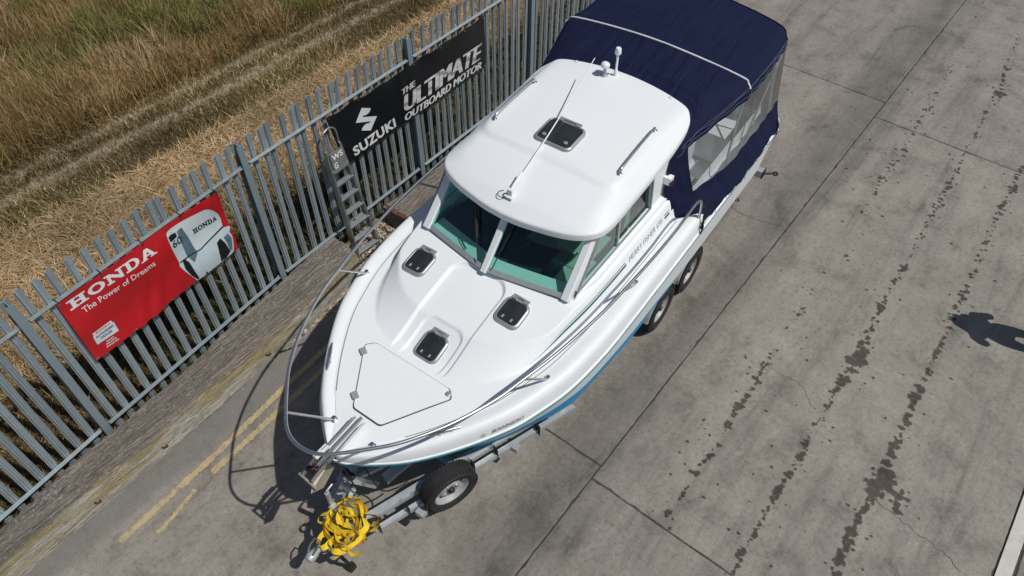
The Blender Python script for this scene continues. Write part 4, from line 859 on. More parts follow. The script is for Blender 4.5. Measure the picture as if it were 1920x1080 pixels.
# dash shelf behind the glass, instrument pad, seats
A = np.array([[T(float(wsb(t)) - .01 + k * .215, t, 1.880 - .004 * k) for k in (0, .5, 1)] for t in np.linspace(-.775, .775, 20)]); V, Q = grid_mesh(A); np_mesh('dash_shelf', V, Q, M_GEL2, boat)
A = np.array([[T(float(wsb(t)) + .195 + k * .42, t, 1.872 + .035 * math.sin(math.pi * min(k * 1.15, 1)) - .03 * k) for k in np.linspace(0, 1, 8)] for t in np.linspace(-.76, .10, 20)]); V, Q = grid_mesh(A); np_mesh('dash_pad', V, Q, M_NAVYC, boat, 60)
A = np.array([[T(float(wsb(t)) + .200 + k * .40, t, 1.865 + .02 * math.sin(math.pi * k) - .02 * k) for k in np.linspace(0, 1, 6)] for t in np.linspace(.12, .42, 12)]); V, Q = grid_mesh(A); np_mesh('dash_pad', V, Q, M_BLK, boat, 60)
b = MB(); b.box(T(2.62, .68, 1.80), (.42, .28, .05)); b.build('chart_table', M_BEIGE, boat)
b = MB(); b.box(T(2.62, -.38, 1.90), (.10, .34, .12), Matrix.Rotation(R(-25), 3, 'Y')); b.build('instrument_binnacle', M_BLK, boat)
for t_, mt_ in ((-.45, M_NAVYC), (.45, M_BEIGE)):
    b = MB(); b.box(T(3.25, t_, 1.50), (.48, .52, .14)); b.box(T(3.50, t_, 1.74), (.10, .52, .48)); b.build('cabin_seat', mt_, boat)
MB().tube([T(2.78 + .17 * math.sin(a) * .3, -.40 + .17 * math.cos(a), 1.80 + .17 * math.sin(a)) for a in np.linspace(0, 2 * math.pi, 20)[:-1]], .014, 6, True).build('steering_wheel', M_BLK, boat, 60)
for t0_, t1_, k1 in ((.20, -.10 + .24, .92), (-.22, -.30, .80)):
    p0 = Vector(wsp(t0_ * .4, .07)); p1 = Vector(wsp(t1_ * .9 - .12 * (t0_ < 0), .86)); nrm = Vector((-.022, 0, .016))
    b = MB(); b.tube([p0 + nrm, p0.lerp(p1, .5) + nrm * 1.8, p1 + nrm], .006, 6); b.bar(p0.lerp(p1, .35) + nrm * .8, p1 + nrm * .8 + Vector((.01, 0, .02)), .012, .014); b.build('wiper', M_BLK, boat)
# roof
def roof_out(n=44):
    pts = []
    half = [(2.335, 0), (2.345, .18), (2.375, .36), (2.415, .54), (2.47, .695), (2.54, .80), (2.64, .865), (2.79, .893), (3.05, .893), (3.5, .898), (3.95, .890), (4.20, .872), (4.34, .83), (4.43, .75), (4.475, .62), (4.52, .36), (4.54, .15), (4.545, 0)]
    h = cr(half, 8); pts = [(p[0], p[1]) for p in h] + [(p[0], -p[1]) for p in h[-2:0:-1]]; return np.array(pts)
RO = roof_out(); RC = np.array((3.45, 0.0))
def edge_dist(s, t):
    P_ = np.stack([np.ravel(s), np.ravel(t)], -1); d = np.min(np.linalg.norm(P_[:, None] - RO[None], axis=2), axis=1); return d.reshape(np.shape(s))
def roofz(s, t, e=None):
    s = np.asarray(s, float); t = np.asarray(t, float)
    if e is None: e = edge_dist(s, t)
    zt = np.interp(s, [2.33, 2.5, 2.7, 2.9, 3.1, 3.5, 4.0, 4.55], [2.432, 2.498, 2.552, 2.592, 2.620, 2.652, 2.672, 2.676]) - .030 * (t / .7) ** 2
    amp = np.interp(s, [2.35, 2.55, 2.75, 3.0, 3.9, 4.25, 4.5], [.006, .018, .070, .115, .095, .04, .02]); zt = zt - amp * np.clip(1 - e / .22, 0, 1) ** 2.2 - .007 * np.clip(1 - e / .018, 0, 1) ** 2
    d = rrect(s, t, 4.10, 0, 1.10, .795, .22); return zt + .022 * sstep(.04, -.04, d)
rings = []; NR = 46
for k in range(NR):
    f = 1 - (k / NR) ** 1.55 if k else 1.0
    f = 1 - (k / NR) ** 1.55; q = RC + (RO - RC) * f; z = roofz(q[:, 0], q[:, 1]); rings.append(np.stack([q[:, 0], -q[:, 1], z], -1))
rim_z = rings[0][:, 2]; low = rings[0].copy(); low[:, 2] = rim_z - .066; low[:, 0] += 0; lowi = np.stack([RC[0] + (RO[:, 0] - RC[0]) * .985, -RO[:, 1] * .97, rim_z - .070], -1); bulge = rings[0].copy(); bulge[:, :2] = np.stack([RC[0] + (RO[:, 0] - RC[0]) * 1.002, -RO[:, 1] * 1.003], -1); bulge[:, 2] -= .012
under = np.stack([RC[0] + (RO[:, 0] - RC[0]) * .90, -RO[:, 1] * .90, rim_z - .030], -1); allr = [under, lowi, low, bulge] + rings; n_ = len(RO); cen = np.array([[RC[0], 0, float(roofz(*RC))]])
V = np.concatenate(allr + [cen]); idx = np.arange(len(allr) * n_).reshape(len(allr), n_); Q = np.stack([idx[:-1], np.roll(idx, -1, 1)[:-1], np.roll(idx, -1, 1)[1:], idx[1:]], -1).reshape(-1, 4).tolist()
Q += [(int(idx[-1, i]), int(idx[-1, (i + 1) % n_]), len(V) - 1) for i in range(n_)]
Vu = np.stack([RC[0] + (RO[:, 0] - RC[0]) * .90, -RO[:, 1] * .90, rim_z - .030], -1)
mb = MB(); mb.v = [tuple(v) for v in V]; mb.f = [tuple(q) for q in Q]; roof = mb.build('roof', M_GEL, boat, 40)
mb = MB(); mb.add([tuple(v) for v in Vu] + [(RC[0], 0, 2.50)], [(i, (i + 1) % n_, n_) for i in range(n_)]); mb.build('headliner', M_GEL2, boat)
rz = lambda s, t: roofz(np.array(s, float), np.array(t, float)) if np.ndim(s) else float(roofz(np.array([s]), np.array([t]))[0])
hatch('roof_hatch', 3.315, -.02, .165, .195, rz, dogs=True)
def grab(s0, s1, t0, t1):
    b = MB(); pts = []
    for k, h in ((0, .002), (.02, .03), (.07, .048), (.5, .052), (.93, .048), (.98, .03), (1, .002)):
        s, t = s0 + (s1 - s0) * k, t0 + (t1 - t0) * k; pts.append((*T(s, t, 0)[:2], rz(s, t) + h))
    b.tube(cr(pts, 5), .0125, 8)
    for s, t in ((s0, t0), (s1, t1)): b.lathe([(.026, 0), (.026, .006), (.016, .012), (0, .012)], (*T(s, t, 0)[:2], rz(s, t)), (0, 0, 1), 12)
    b.build('grab_rail', M_SS, boat, 50)
grab(3.20, 3.89, .695, .675); grab(3.20, 3.89, -.695, -.70)
# aerials and lamp on the roof
z = rz(2.50, 0.0); ae = empty('whip_aerial', T(2.50, -.01, z)); ae.parent = boat
b = MB(); b.box((0, 0, .010), (.085, .085, .016)); b.box((.0, 0, .045), (.03, .05, .07)); b.build('mount', M_GEL, ae)
b = MB(); b.lathe([(.016, 0), (.018, .05), (.013, .16), (.010, .22)], (.0, 0, .05), (.92, .10, .36), 10); b.build('ferrule', M_GEL, ae, 50)
tip = Vector((4.17 - 2.50, .18, 3.0 - z - .02)); st_ = Vector((.0, 0, .05)); b = MB(); b.tube([st_.lerp(tip, k) + Vector((0, 0, .04 * math.sin(math.pi * k) * -1)) for k in np.linspace(.02, 1, 10)], [.0095 - .005 * k for k in np.linspace(0, 1, 10)], 7); b.build('whip', M_GEL, ae, 60)
b = MB(); b.tube([(-.02 + .045 * math.cos(a), .07 + .045 * math.sin(a), .006) for a in np.linspace(.3, 5.2, 16)], .004, 5); b.build('cable_loop', M_BLK, ae)
z = rz(4.36, -.165); b = MB(); b.lathe([(.040, 0), (.040, .012), (.022, .03), (.016, .07), (.014, .10)], T(4.36, -.165, z), (0, 0, 1), 16); b.build('gps_stem', M_ALUP, boat, 40)
b = MB(); b.lathe([(.0, .098), (.04, .10), (.047, .115), (.044, .135), (.030, .148), (0, .152)], T(4.36, -.165, z), (0, 0, 1), 18); b.build('gps_mushroom', M_GEL, boat, 50)
z = rz(4.43, -.075); b = MB(); b.lathe([(.020, 0), (.020, .06), (.0125, .07), (.0125, .245)], T(4.43, -.075, z), (0, 0, 1), 12); b.build('lamp_pole', M_GEL, boat, 40)
b = MB(); b.lathe([(.0, .240), (.030, .245), (.034, .26), (.030, .30), (.024, .312), (0, .314)], T(4.43, -.075, z), (0, 0, 1), 16); b.build('masthead_lamp', M_GEL, boat, 40)
for t in (-.55, .55):
    b = MB(); b.tube([(4.43, -t - .02, rz(4.43, t)), (4.44, -t, rz(4.43, t) + .02), (4.43, -t + .02, rz(4.43, t))], .004, 5); b.build('lifting_eye', M_SS, boat)
# port navigation light
b = MB(); b.box(T(3.92, .895, 2.15), (.075, .075, .085)); b.build('nav_light_housing', M_GEL, boat); b = MB(); b.lathe([(.026, -.025), (.026, .02), (0, .02)], T(3.905, .935, 2.135), (0, 0, 1), 12); b.build('nav_light_lens', M_REDL, boat, 40)

# --- stripes and lettering on the port and starboard coachroof side
def cside(s, q, sg=1, off=.004):
    """q 0..1 up the sloping coachroof side"""
    tf = float(tfoot(s)); t = tf - .012 - .075 * q; z = float(hdeck(s, t)); e_ = .01; dz = (float(hdeck(s, t + e_)) - float(hdeck(s, t - e_))) / (2 * e_); n_v = Vector((-0, -dz, 1)).normalized(); return Vector(T(s, sg * (t + n_v.y * off), z + n_v.z * off))
for sg in (1, -1):
    for q0, q1, s0, s1 in ((.46, .555, 1.56, 3.02), (.62, .65, 1.75, 3.02), (.46, .555, 3.80, 3.93), (.62, .65, 3.80, 3.93)):
        L_ = []; R_ = []
        for s in np.arange(s0, s1 + .001, .05):
            k = min(1, (s - s0) / .5 + .04) if s0 < 2 else 1; qc = (q0 + q1) / 2; L_.append(cside(s, qc - (q1 - q0) / 2 * k, sg)); R_.append(cside(s, qc + (q1 - q0) / 2 * k, sg))
        MB().loft([L_, R_], False, False).build('green_stripe', M_STRIPE, boat, 60)
TV, TF = TXT['merry']; np_mesh('boat_name', np.array([cside(3.07 + u * .68, .44 + v * .24)[:] for u, v in TV]), TF, M_SEAL, boat)
def gside(s, h, off=.004): wv = float(wrub(s)); zg = float(zgun(s)); return Vector(T(s + .0, wv + off + .004 - .022 * h ** 2, ZR + .03 + (zg - .03 - ZR - .03) * h))
TV, TF = TXT['jean']; np_mesh('maker_name', np.array([gside(.925 + u * .275, .20 + v * .36)[:] for u, v in TV]), TF, M_GROOV, boat)
b = MB()
for k in range(8):
    a = k * math.pi / 4; L_ = .042 if k % 2 == 0 else .030; c0 = (.86, .40); f_ = lambda r, an: gside(c0[0] + r * math.cos(an), c0[1] + r * math.sin(an) / .14, .005)
    b.add([f_(.008, a - .5), f_(L_, a), f_(.010, a + .1)], [(0, 1, 2)])
b.build('maker_emblem', M_GROOV, boat, recalc=False)

# --- guard rail round the bow
RW = [(-.235, 0), (-.215, .12), (-.16, .22), (-.07, .32), (.03, .42), (.2, .575), (.41, .715), (.64, .835), (.95, .955), (1.22, 1.02), (1.62, 1.105), (2.15, 1.18), (2.57, 1.21), (3.06, 1.232), (3.5, 1.236), (3.82, 1.225)]
def rail_half(sg): return [T(s, sg * t, 2.0) for s, t in RW]
tail = lambda sg: [T(3.97, sg * 1.222, 1.985), T(4.07, sg * 1.225, 1.92), T(4.12, sg * 1.225, 1.80), T(4.14, sg * 1.225, 1.66)]
pth = (rail_half(1) + tail(1))[::-1] + (rail_half(-1) + tail(-1))[1:]
MB().tube(cr(pth, 9), .0145, 14).build('guard_rail', M_SS, boat, 60)
for sg in (1, -1):
    for f_, r_ in (((.24, .215), (-.085, .30)), ((1.57, 1.055), (1.24, 1.022)), ((2.95, 1.145), (2.57, 1.208))):
        z0 = float(hdeck(f_[0], f_[1])) if f_[1] < wrub(f_[0]) - .21 else float(zgun(f_[0])) - .02
        a = Vector(T(f_[0], sg * f_[1], z0)); c_ = Vector(T(r_[0], sg * r_[1], 1.995)); b = MB(); b.tube([a, c_], .0115, 8); b.lathe([(.034, 0), (.034, .006), (.020, .014), (.018, .04), (0, .04)], a, (0, 0, 1), 12); b.build('stanchion', M_SS, boat, 50)
    # mooring cleats
    a = T(.66, sg * .655, float(zgun(.66)) - .006); dirv = Vector((.80, -sg * .60, 0)); b = MB(); 
    for k in (-.05, .05): b.lathe([(.014, 0), (.010, .03)], Vector(a) + dirv * k, (0, 0, 1), 8)
    b.tube([Vector(a) + dirv * x + Vector((0, 0, h)) for x, h in ((-.14, .035), (-.08, .045), (0, .042), (.08, .045), (.14, .035))], [.007, .013, .013, .013, .007], 8); b.build('cleat', M_SS, boat, 60)
# --- bow roller with folded anchor
br = empty('bow_roller', T(0, 0, 1.52)); br.parent = boat
for t in (-.052, .052):
    b = MB(); pr_ = [(.34, .055), (.30, .085), (.05, .06), (-.12, .075), (-.285, .03), (-.275, -.02), (-.10, .01), (.10, .02), (.34, .04)]; vs = [(x, t + d, z + .03) for d in (-.003, .003) for x, z in pr_]; k = len(pr_); b.add(vs, [tuple(range(k)), tuple(range(2 * k - 1, k - 1, -1))] + [(i, (i + 1) % k, k + (i + 1) % k, k + i) for i in range(k)]); b.build('cheek_plate', M_SS, br)
b = MB(); b.lathe([(.03, -.045), (.018, 0), (.03, .045)], (-.22, 0, .06), (0, 1, 0), 14); b.build('roller', M_BLK, br, 40)
b = MB(); b.bar((.36, .0, .085), (-.20, 0, .05), .022, .030); b.build('anchor_shank', M_ALU, br)
M_AF = mat('worn_anchor_steel', (.40, .365, .30), .6, .5, var=.3, vscale=20, grime=.4, gcol=(.16, .09, .04))
b = MB(); b.add([(-.08, -.10, .02), (-.25, -.135, -.02), (-.335, -.07, -.06), (-.26, -.03, -.03), (-.08, -.03, .0)], [(0, 1, 2, 3, 4)]); b.add([(-.08, -.10, .014), (-.25, -.135, -.026), (-.335, -.07, -.066), (-.26, -.03, -.036), (-.08, -.03, -.006)], [(0, 1, 2, 3, 4)]); b.build('anchor_fluke', M_AF, br)
b = MB(); b.tube([(-.29, -.10, -.02), (-.285, .085, .03)], .011, 8); b.build('cross_bar', M_AF, br); b = MB(); b.tube([(-.25, .07, .02), (-.13, .05, .06)], .01, 6); b.tube([(-.19 + .03 * math.cos(a), .0 + .02 * math.sin(a), .085 + .02 * math.sin(a * 2)) for a in np.linspace(0, 5.5, 14)], .008, 6); b.build('shackle', M_RUST, br, 60)
b = MB(); b.box((-.06, .05, .085), (.14, .05, .012)); b.lathe([(.014, 0), (.014, .012), (0, .012)], (-.07, .05, .09), (0, 0, 1), 10); b.build('lock_plate', M_GEL2, br)
# --- cockpit
b = MB(); b.add([T(4.0, .99, 1.0), T(6.33, .99, 1.0), T(6.33, -.99, 1.0), T(4.0, -.99, 1.0)], [(0, 1, 2, 3)])
for sg in (1, -1): b.add([T(4.0, sg * .99, 1.0), T(6.33, sg * .99, 1.0), T(6.33, sg * .99, 1.56), T(4.0, sg * .99, 1.58)], [(0, 1, 2, 3)])
b.add([T(6.32, .99, 1.0), T(6.32, -.99, 1.0), T(6.32, -.99, 1.58), T(6.32, .99, 1.58)], [(0, 1, 2, 3)]); b.build('cockpit_liner', M_GEL2, boat)
b = MB(); b.box(T(6.05, 0, 1.22), (.50, 1.9, .40)); b.build('stern_bench', M_GEL, boat); b = MB(); b.box(T(5.35, .15, 1.22), (.62, .70, .44)); b.build('engine_box', M_GEL, boat)
b = MB(); b.box(T(4.55, .72, 1.28), (.55, .42, .5)); b.build('cockpit_locker', M_BEIGE, boat)
# --- canvas canopy
STN = [
 [(3.93, .95, 1.62), (3.90, .895, 1.93), (3.93, .880, 2.28), (4.03, .862, 2.455), (4.38, .70, 2.60), (4.47, 0, 2.635)],
 [(4.22, 1.275, 1.56), (4.20, 1.075, 1.89), (4.22, .915, 2.36), (4.42, .93, 2.535), (4.62, .73, 2.675), (4.70, 0, 2.705)],
 [(4.90, 1.290, 1.50), (4.86, 1.190, 1.87), (5.06, 1.125, 2.52), (5.12, 1.085, 2.655), (5.12, .92, 2.725), (5.10, 0, 2.79)],
 [(5.65, 1.288, 1.495), (5.65, 1.180, 1.85), (5.66, 1.112, 2.51), (5.68, 1.075, 2.635), (5.68, .90, 2.705), (5.68, 0, 2.775)],
 [(6.30, 1.262, 1.51), (6.28, 1.145, 1.85), (6.29, 1.062, 2.48), (6.33, 1.02, 2.585), (6.42, .84, 2.655), (6.50, 0, 2.715)]]
NU, NV = 10, 8
def prof(st, sg): pts = [(s, sg * t, z) for s, t, z in st]; return pts
full = [[np.array(p) for p in prof(st, 1)] + [np.array(p) for p in prof(st, -1)[-2::-1]] for st in STN]       # 11 control points port hem -> stbd hem
crs = [np.array(cr(f, NV)) for f in full]; G = []
for i in range(len(crs) - 1):
    for k in range(NU): G.append(crs[i] + (crs[i + 1] - crs[i]) * (k / NU))
G.append(crs[-1]); G = np.array(G); nu, nv = G.shape[:2]
uu, vv = np.meshgrid(np.arange(nu) / NU, np.arange(nv) / NV, indexing='ij')
sag = -.012 * np.abs(np.sin(np.pi * uu)) * ((vv > 2.4) & (vv < 7.6)); G[:, :, 2] += sag
wr = .006 * np.sin(vv * 9 + uu * 3) * np.sin(uu * np.pi) ** 2 + .005 * np.sin(uu * 17 + vv * 2.2); G[:, :, 2] += wr * ((vv > 2.6) & (vv < 7.4)); G[:, :, 1] += wr * np.sign(G[:, :, 1]) * ((vv <= 2.6) | (vv >= 7.4)) * 1.3
hemw = .022 * np.sin(uu * 7.5 + .5) + .012 * np.sin(uu * 13); G[:, 0, 2] += hemw[:, 0] * (uu[:, 0] > 1); G[:, -1, 2] += hemw[:, -1]
Gw = np.stack([G[:, :, 0], -G[:, :, 1], G[:, :, 2]], -1)
fu = np.arange(nu - 1)[:, None] / NU + 0 * np.arange(nv - 1)[None]; fv = np.arange(nv - 1)[None] / NV + 0 * np.arange(nu - 1)[:, None]
isw = ((fu >= 1.0) & (fu < 3.95)) & (((fv >= 1.0) & (fv < 2.0)) | ((fv >= 8.0) & (fv < 9.0)))
canopy = empty('canopy', (0, 0, 0)); canopy.parent = boat; canopy['label'] = 'navy blue canvas canopy with clear side windows over the cockpit'
frontp = (fu < 2.0) & ~isw; topp = (fu >= 2.0) & ~isw
for nm, kp in (('front_panel', frontp), ('top_panel', topp)):
    V, Q = grid_mesh(Gw, kp); np_mesh(nm, V, Q, M_CANV, canopy, 60)
for lo_, hi_ in ((1, 2), (8, 9)):
    V, Q = grid_mesh(Gw, isw & (fv >= lo_) & (fv < hi_)); np_mesh('clear_window', V, Q, M_VINYL, canopy, 60)
rear = Gw[-1]; A = np.array([rear + (np.stack([np.full(nv, 6.375), rear[:, 1] * .97, np.full(nv, 1.52)], -1) - rear) * k for k in np.linspace(0, 1, 8)]); V, Q = grid_mesh(A); np_mesh('rear_panel', V, Q, M_CANV, canopy, 60)
ip = 2 * NU; v0, v1 = int(2.62 * NV), int(7.38 * NV) + 1
MB().tube([Gw[ip, j] + np.array((0, 0, .006)) for j in range(v0, v1)], .010, 6).build('piping', M_PIPE, canopy, 60)
for i_, vlo, vhi in ((4 * NU, 2.2, 7.8),): MB().tube([Gw[i_, j] + np.array((.004, 0, .004)) for j in range(int(vlo * NV), int(vhi * NV) + 1)], .007, 6).build('seam_piping', M_CANV, canopy, 60)
M_THR = mat('pale_thread', (.10, .12, .20), .7)
for jv in (2.75, 2.55, 2.2):
    for sg in (0, 1):
        j = int(jv * NV) if not sg else nv - 1 - int(jv * NV); MB().tube([Gw[i, j] + np.array((0, -.004 if not sg else .004, .004)) for i in range(3, nu)], .0022, 4).build('stitch_line', M_THR, canopy)
for i_, sh in ((2 * NU, 0), (4 * NU - 3, 0)):
    pts = [Gw[i_, j] * np.array((1, .972, 1)) - np.array((0, 0, .028)) for j in range(int(.3 * NV), nv - int(.3 * NV))]; MB().tube(pts, .0125, 7).build('hood_bow', M_ALUP, canopy, 60)
for sg in (1, -1):
    MB().tube([T(5.62, sg * 1.07, 1.62), T(6.28, sg * 1.04, 2.40)], .012, 7).build('hood_strut', M_ALUP, canopy, 60)
    b = MB()
    for i in range(NU + 4, nu, 5):
        j = 0 if sg > 0 else nv - 1; p = Gw[i, j]; b.tube([p + np.array((0, -sg * .006, .02)), p + np.array((.0, -sg * .012, -.02)), np.array((p[0] + .01, -sg * (float(wrub(min(p[0], 6.3))) + .012), ZR + .05))], .0035, 5)
    b.build('hem_ties', M_SEAL, canopy)
    b = MB(); q = T(4.17, sg * 1.27, 1.60); b.tube(cr([T(4.12, sg * 1.235, 1.86), T(4.17, sg * 1.265, 1.74), T(4.15, sg * 1.275, 1.60), T(4.18, sg * 1.280, 1.50), T(4.14, sg * 1.282, 1.44)], 5), .010, 6); b.tube([Vector(q) + Vector((.03 * math.cos(a), 0, -.06 + .05 * math.sin(a))) for a in np.linspace(0, 6.0, 12)], .008, 6); b.build('black_lashing', M_BLK, canopy, 60)
    b = MB(); b.tube(cr([T(6.20, sg * 1.24, 1.64), T(6.22, sg * 1.262, 1.56), T(6.19, sg * 1.268, 1.50), T(6.22, sg * 1.272, 1.44)], 5), .010, 6); b.build('black_lashing', M_BLK, canopy, 60)

# ------------------------------------------------------------------ trailer
trl = empty('boat_trailer', (BX, BY, 0), BA); tag(trl, 'galvanised twin axle boat trailer carrying the white motor boat', 'trailer')
def chan(name, a, c_, wd=.055, ht=.10, mt_=M_GALV2):
    """C section beam: web plus two flanges"""
    a = Vector(a); c_ = Vector(c_); d = (c_ - a).normalized(); sd = d.cross(Vector((0, 0, 1))).normalized(); u = sd.cross(d); b = MB()
    b.bar(a + u * (ht / 2 - .003), c_ + u * (ht / 2 - .003), wd, .006); b.bar(a - u * (ht / 2 - .003), c_ - u * (ht / 2 - .003), wd, .006); b.bar(a + sd * (wd / 2 - .003), c_ + sd * (wd / 2 - .003), .006, ht - .013); return b.build(name, mt_, trl)
for sg in (1, -1):
    chan('drawbar_arm', T(-.20, sg * .10, .50), T(2.02, sg * .905, .50), .06 * sg if sg > 0 else .06, .10)
    chan('side_rail', T(2.0, sg * .935, .497), T(6.42, sg * .935, .497), .06, .10)
    chan('side_rail', T(.95, sg * .61, .405), T(2.15, sg * 1.045, .405), .05, .06); chan('side_rail', T(-.02, sg * .275, .405), T(.50, sg * .463, .405), .05, .06)
for s, hw in ((.9, .48), (1.45, .68), (2.3, .92), (3.3, .92), (5.2, .92), (6.2, .92)):
    b = MB(); b.box(T(s, 0, .46), (.06, hw * 2, .06)); b.build('cross_member', M_GALV2, trl)
for s in (1.5, 2.3, 3.3, 5.2, 6.2):
    b = MB(); b.lathe([(.028, -.07), (.035, -.04), (.022, 0), (.035, .04), (.028, .07)], T(s, 0, .485 if s < 2 else .455), (0, 1, 0), 12); b.build('keel_roller', M_BLK, trl, 50)
for s in (3.0, 4.3, 5.7):
    for sg in (1, -1):
        b = MB(); b.tube([T(s, sg * .70, .50), T(s, sg * .72, .66)], .018, 8); b.box(T(s, sg * .72, .655), (.30, .06, .035)); b.build('bilge_support', M_GALV2, trl)
b = MB(); b.box(T(-.19, 0, .475), (.30, .07, .07)); b.build('drawbar_nose', M_GALV2, trl)
b = MB(); b.lathe([(.030, 0), (.045, .02), (.034, .04), (.045, .06), (.034, .08), (.045, .10), (.034, .12), (.045, .14), (.030, .16)], T(-.27, 0, .485), (-1, 0, .0), 14); b.build('rubber_gaiter', M_BLK, trl, 30)
b = MB(); b.lathe([(.028, .15), (.034, .17), (.036, .21), (.046, .24), (.050, .27), (.042, .30), (.020, .315), (.0, .318)], T(-.27, 0, .485), (-1, 0, -.06), 14); b.build('coupling_head', M_GALV2, trl, 40)
b = MB(); b.tube([T(-.53, -.03, .53), T(-.48, -.042, .57), T(-.42, -.035, .60), T(-.41, .02, .60), T(-.47, .04, .57), T(-.53, .03, .53)], .009, 6); b.build('coupling_lever', M_ALU, trl, 60)
b = MB(); b.tube([T(-.33, .07, .50), T(-.36, .13, .35), T(-.34, .17, .20), T(-.32, .18, .08)], .018, 8); b.box(T(-.32, .19, .05), (.07, .05, .09)); b.build('plug_cable', M_BLK, trl)
# jockey wheel
b = MB(); b.tube([T(-.10, -.155, .16), T(-.10, -.155, .80)], .024, 10); b.tube([T(-.10, -.155, .80), T(-.10, -.155, .83), T(-.02, -.16, .835)], .010, 8); b.build('jockey_stem', M_GALV2, trl, 50)
b = MB(); b.lathe([(.05, -.025), (.095, -.025), (.10, 0), (.095, .025), (.05, .025)], T(-.10, -.155, .101), (0, 1, 0), 18); b.build('jockey_wheel', M_RUB, trl, 40)
b = MB(); b.box(T(-.11, -.10, .56), (.06, .09, .07)); b.build('jockey_clamp', M_GALV2, trl)
# winch post
b = MB(); b.bar(T(.30, .0, .50), T(.06, 0, 1.02), .07, .07, up=(0, 1, 0)); b.bar(T(.62, .0, .50), T(.14, 0, .88), .04, .04, up=(0, 1, 0)); b.build('winch_post', M_GALV2, trl)
b = MB(); b.lathe([(.05, -.06), (.05, -.05), (.025, -.045), (.025, .045), (.05, .05), (.05, .06)], T(.02, .0, .88), (0, 1, 0), 16); b.tube([T(.02, .06, .88), T(.02, .11, .88), T(-.10, .115, .93), T(-.10, .19, .93)], .010, 7); b.build('winch', M_SS, trl, 40)
b = MB(); b.lathe([(.028, -.06), (.036, -.03), (.026, 0), (.036, .03), (.028, .06)], T(.075, 0, 1.05), (0, 1, 0), 12); b.build('bow_snubber', M_BLK, trl, 50)
b = MB(); b.bar(T(.38, .05, .515), T(.78, .16, .60), .10, .05); b.build('support_plate', M_GALV2, trl)
for q in ([T(.03, .03, 1.32), T(.05, .10, .9), T(.12, .14, .62), T(.05, .20, .50), T(-.02, .22, .42)], [T(.18, .06, 1.25), T(.20, .20, .8), T(.35, .22, .58), T(.48, .26, .56)]):
    MB().tube(cr(q, 6), .008, 6).build('black_cord', M_BLK, trl, 60)
MB().tube(cr([T(-.05, -.22, .56), T(-.02, -.30, .52), T(.06, -.34, .50), T(.12, -.33, .46)], 6), .006, 6).build('red_cable', mat('red_cable', (.35, .02, .03), .5), trl, 60)
for s, t in ((.02, .30), (.30, .405), (1.25, .71), (1.0, .62), (1.7, .90)):
    b = MB(); b.box(T(s, t, .45), (.008, .075, .16), Matrix.Rotation(R(-20), 3, 'Z')); b.build('u_bolt', M_BLK, trl)
for s, t in ((.36, .475), (1.42, .79)):
    b = MB(); b.box(T(s, t + .03, .40), (.07, .09, .075)); b.build('marker_bracket', M_GALV2, trl)
# wheels
def wheel(name, c_, side, Rt=.295, wd=.175, parent=None):
    root = empty(name, c_); root.parent = parent; ax = (0, side, 0); n = 36
    tp = [(.185, -wd * .40), (.205, -wd * .48), (.25, -wd * .50), (Rt - .022, -wd * .46), (Rt - .004, -wd * .38), (Rt, -wd * .2), (Rt, wd * .2), (Rt - .004, wd * .38), (Rt - .022, wd * .46), (.25, wd * .50), (.205, wd * .48), (.185, wd * .40), (.180, 0)]
    tp = tp + [tp[0]]
    b = MB(); b.loft([[Vector((math.cos(2 * math.pi * j / n) * r, h * side, math.sin(2 * math.pi * j / n) * r)) for r, h in tp] for j in range(n + 1)], False, False)
    for k in range(44):
        a = 2 * math.pi * k / 44
        for h, rot in ((-.062, .25), (-.021, -.25), (.021, .25), (.062, -.25)):
            a2 = a + (.07 if abs(h) < .03 else 0); M_ = Matrix.Rotation(-a2, 3, 'Y') @ Matrix.Rotation(rot, 3, 'X'); b.box((math.cos(a2) * (Rt - .001), h * side, math.sin(a2) * (Rt - .001)), (.006, .034, .029), M_)
    b.build('tyre', M_RUB, root, 35)
    rp = [(.188, wd * .41), (.190, wd * .36), (.176, wd * .34), (.168, wd * .10), (.150, .0), (.120, .012), (.095, .040), (.060, .045), (.050, .030), (.0, .030)]
    b = MB(); b.lathe(rp, (0, 0, 0), ax, 32, False); rm = b.build('rim', M_RIM, root, 30)
    for k in range(8):
        a = 2 * math.pi * k / 8; b = MB(); b.lathe([(.013, 0), (.013, .003), (0, .003)], (math.cos(a) * .135, side * .0105, math.sin(a) * .135), ax, 8); b.build('vent_hole', M_BLK, root)
    b = MB(); b.lathe([(.034, .03), (.034, .060), (.026, .070), (0, .070)], (0, 0, 0), ax, 14); b.build('hub_cap', M_BLK, root, 40)
    for k in range(4):
        a = 2 * math.pi * k / 4 + .4; b = MB(); b.lathe([(.009, .04), (.009, .058), (0, .058)], (math.cos(a) * .07, 0, math.sin(a) * .07), ax, 6); b.build('wheel_nut', M_SS, root)
    return root
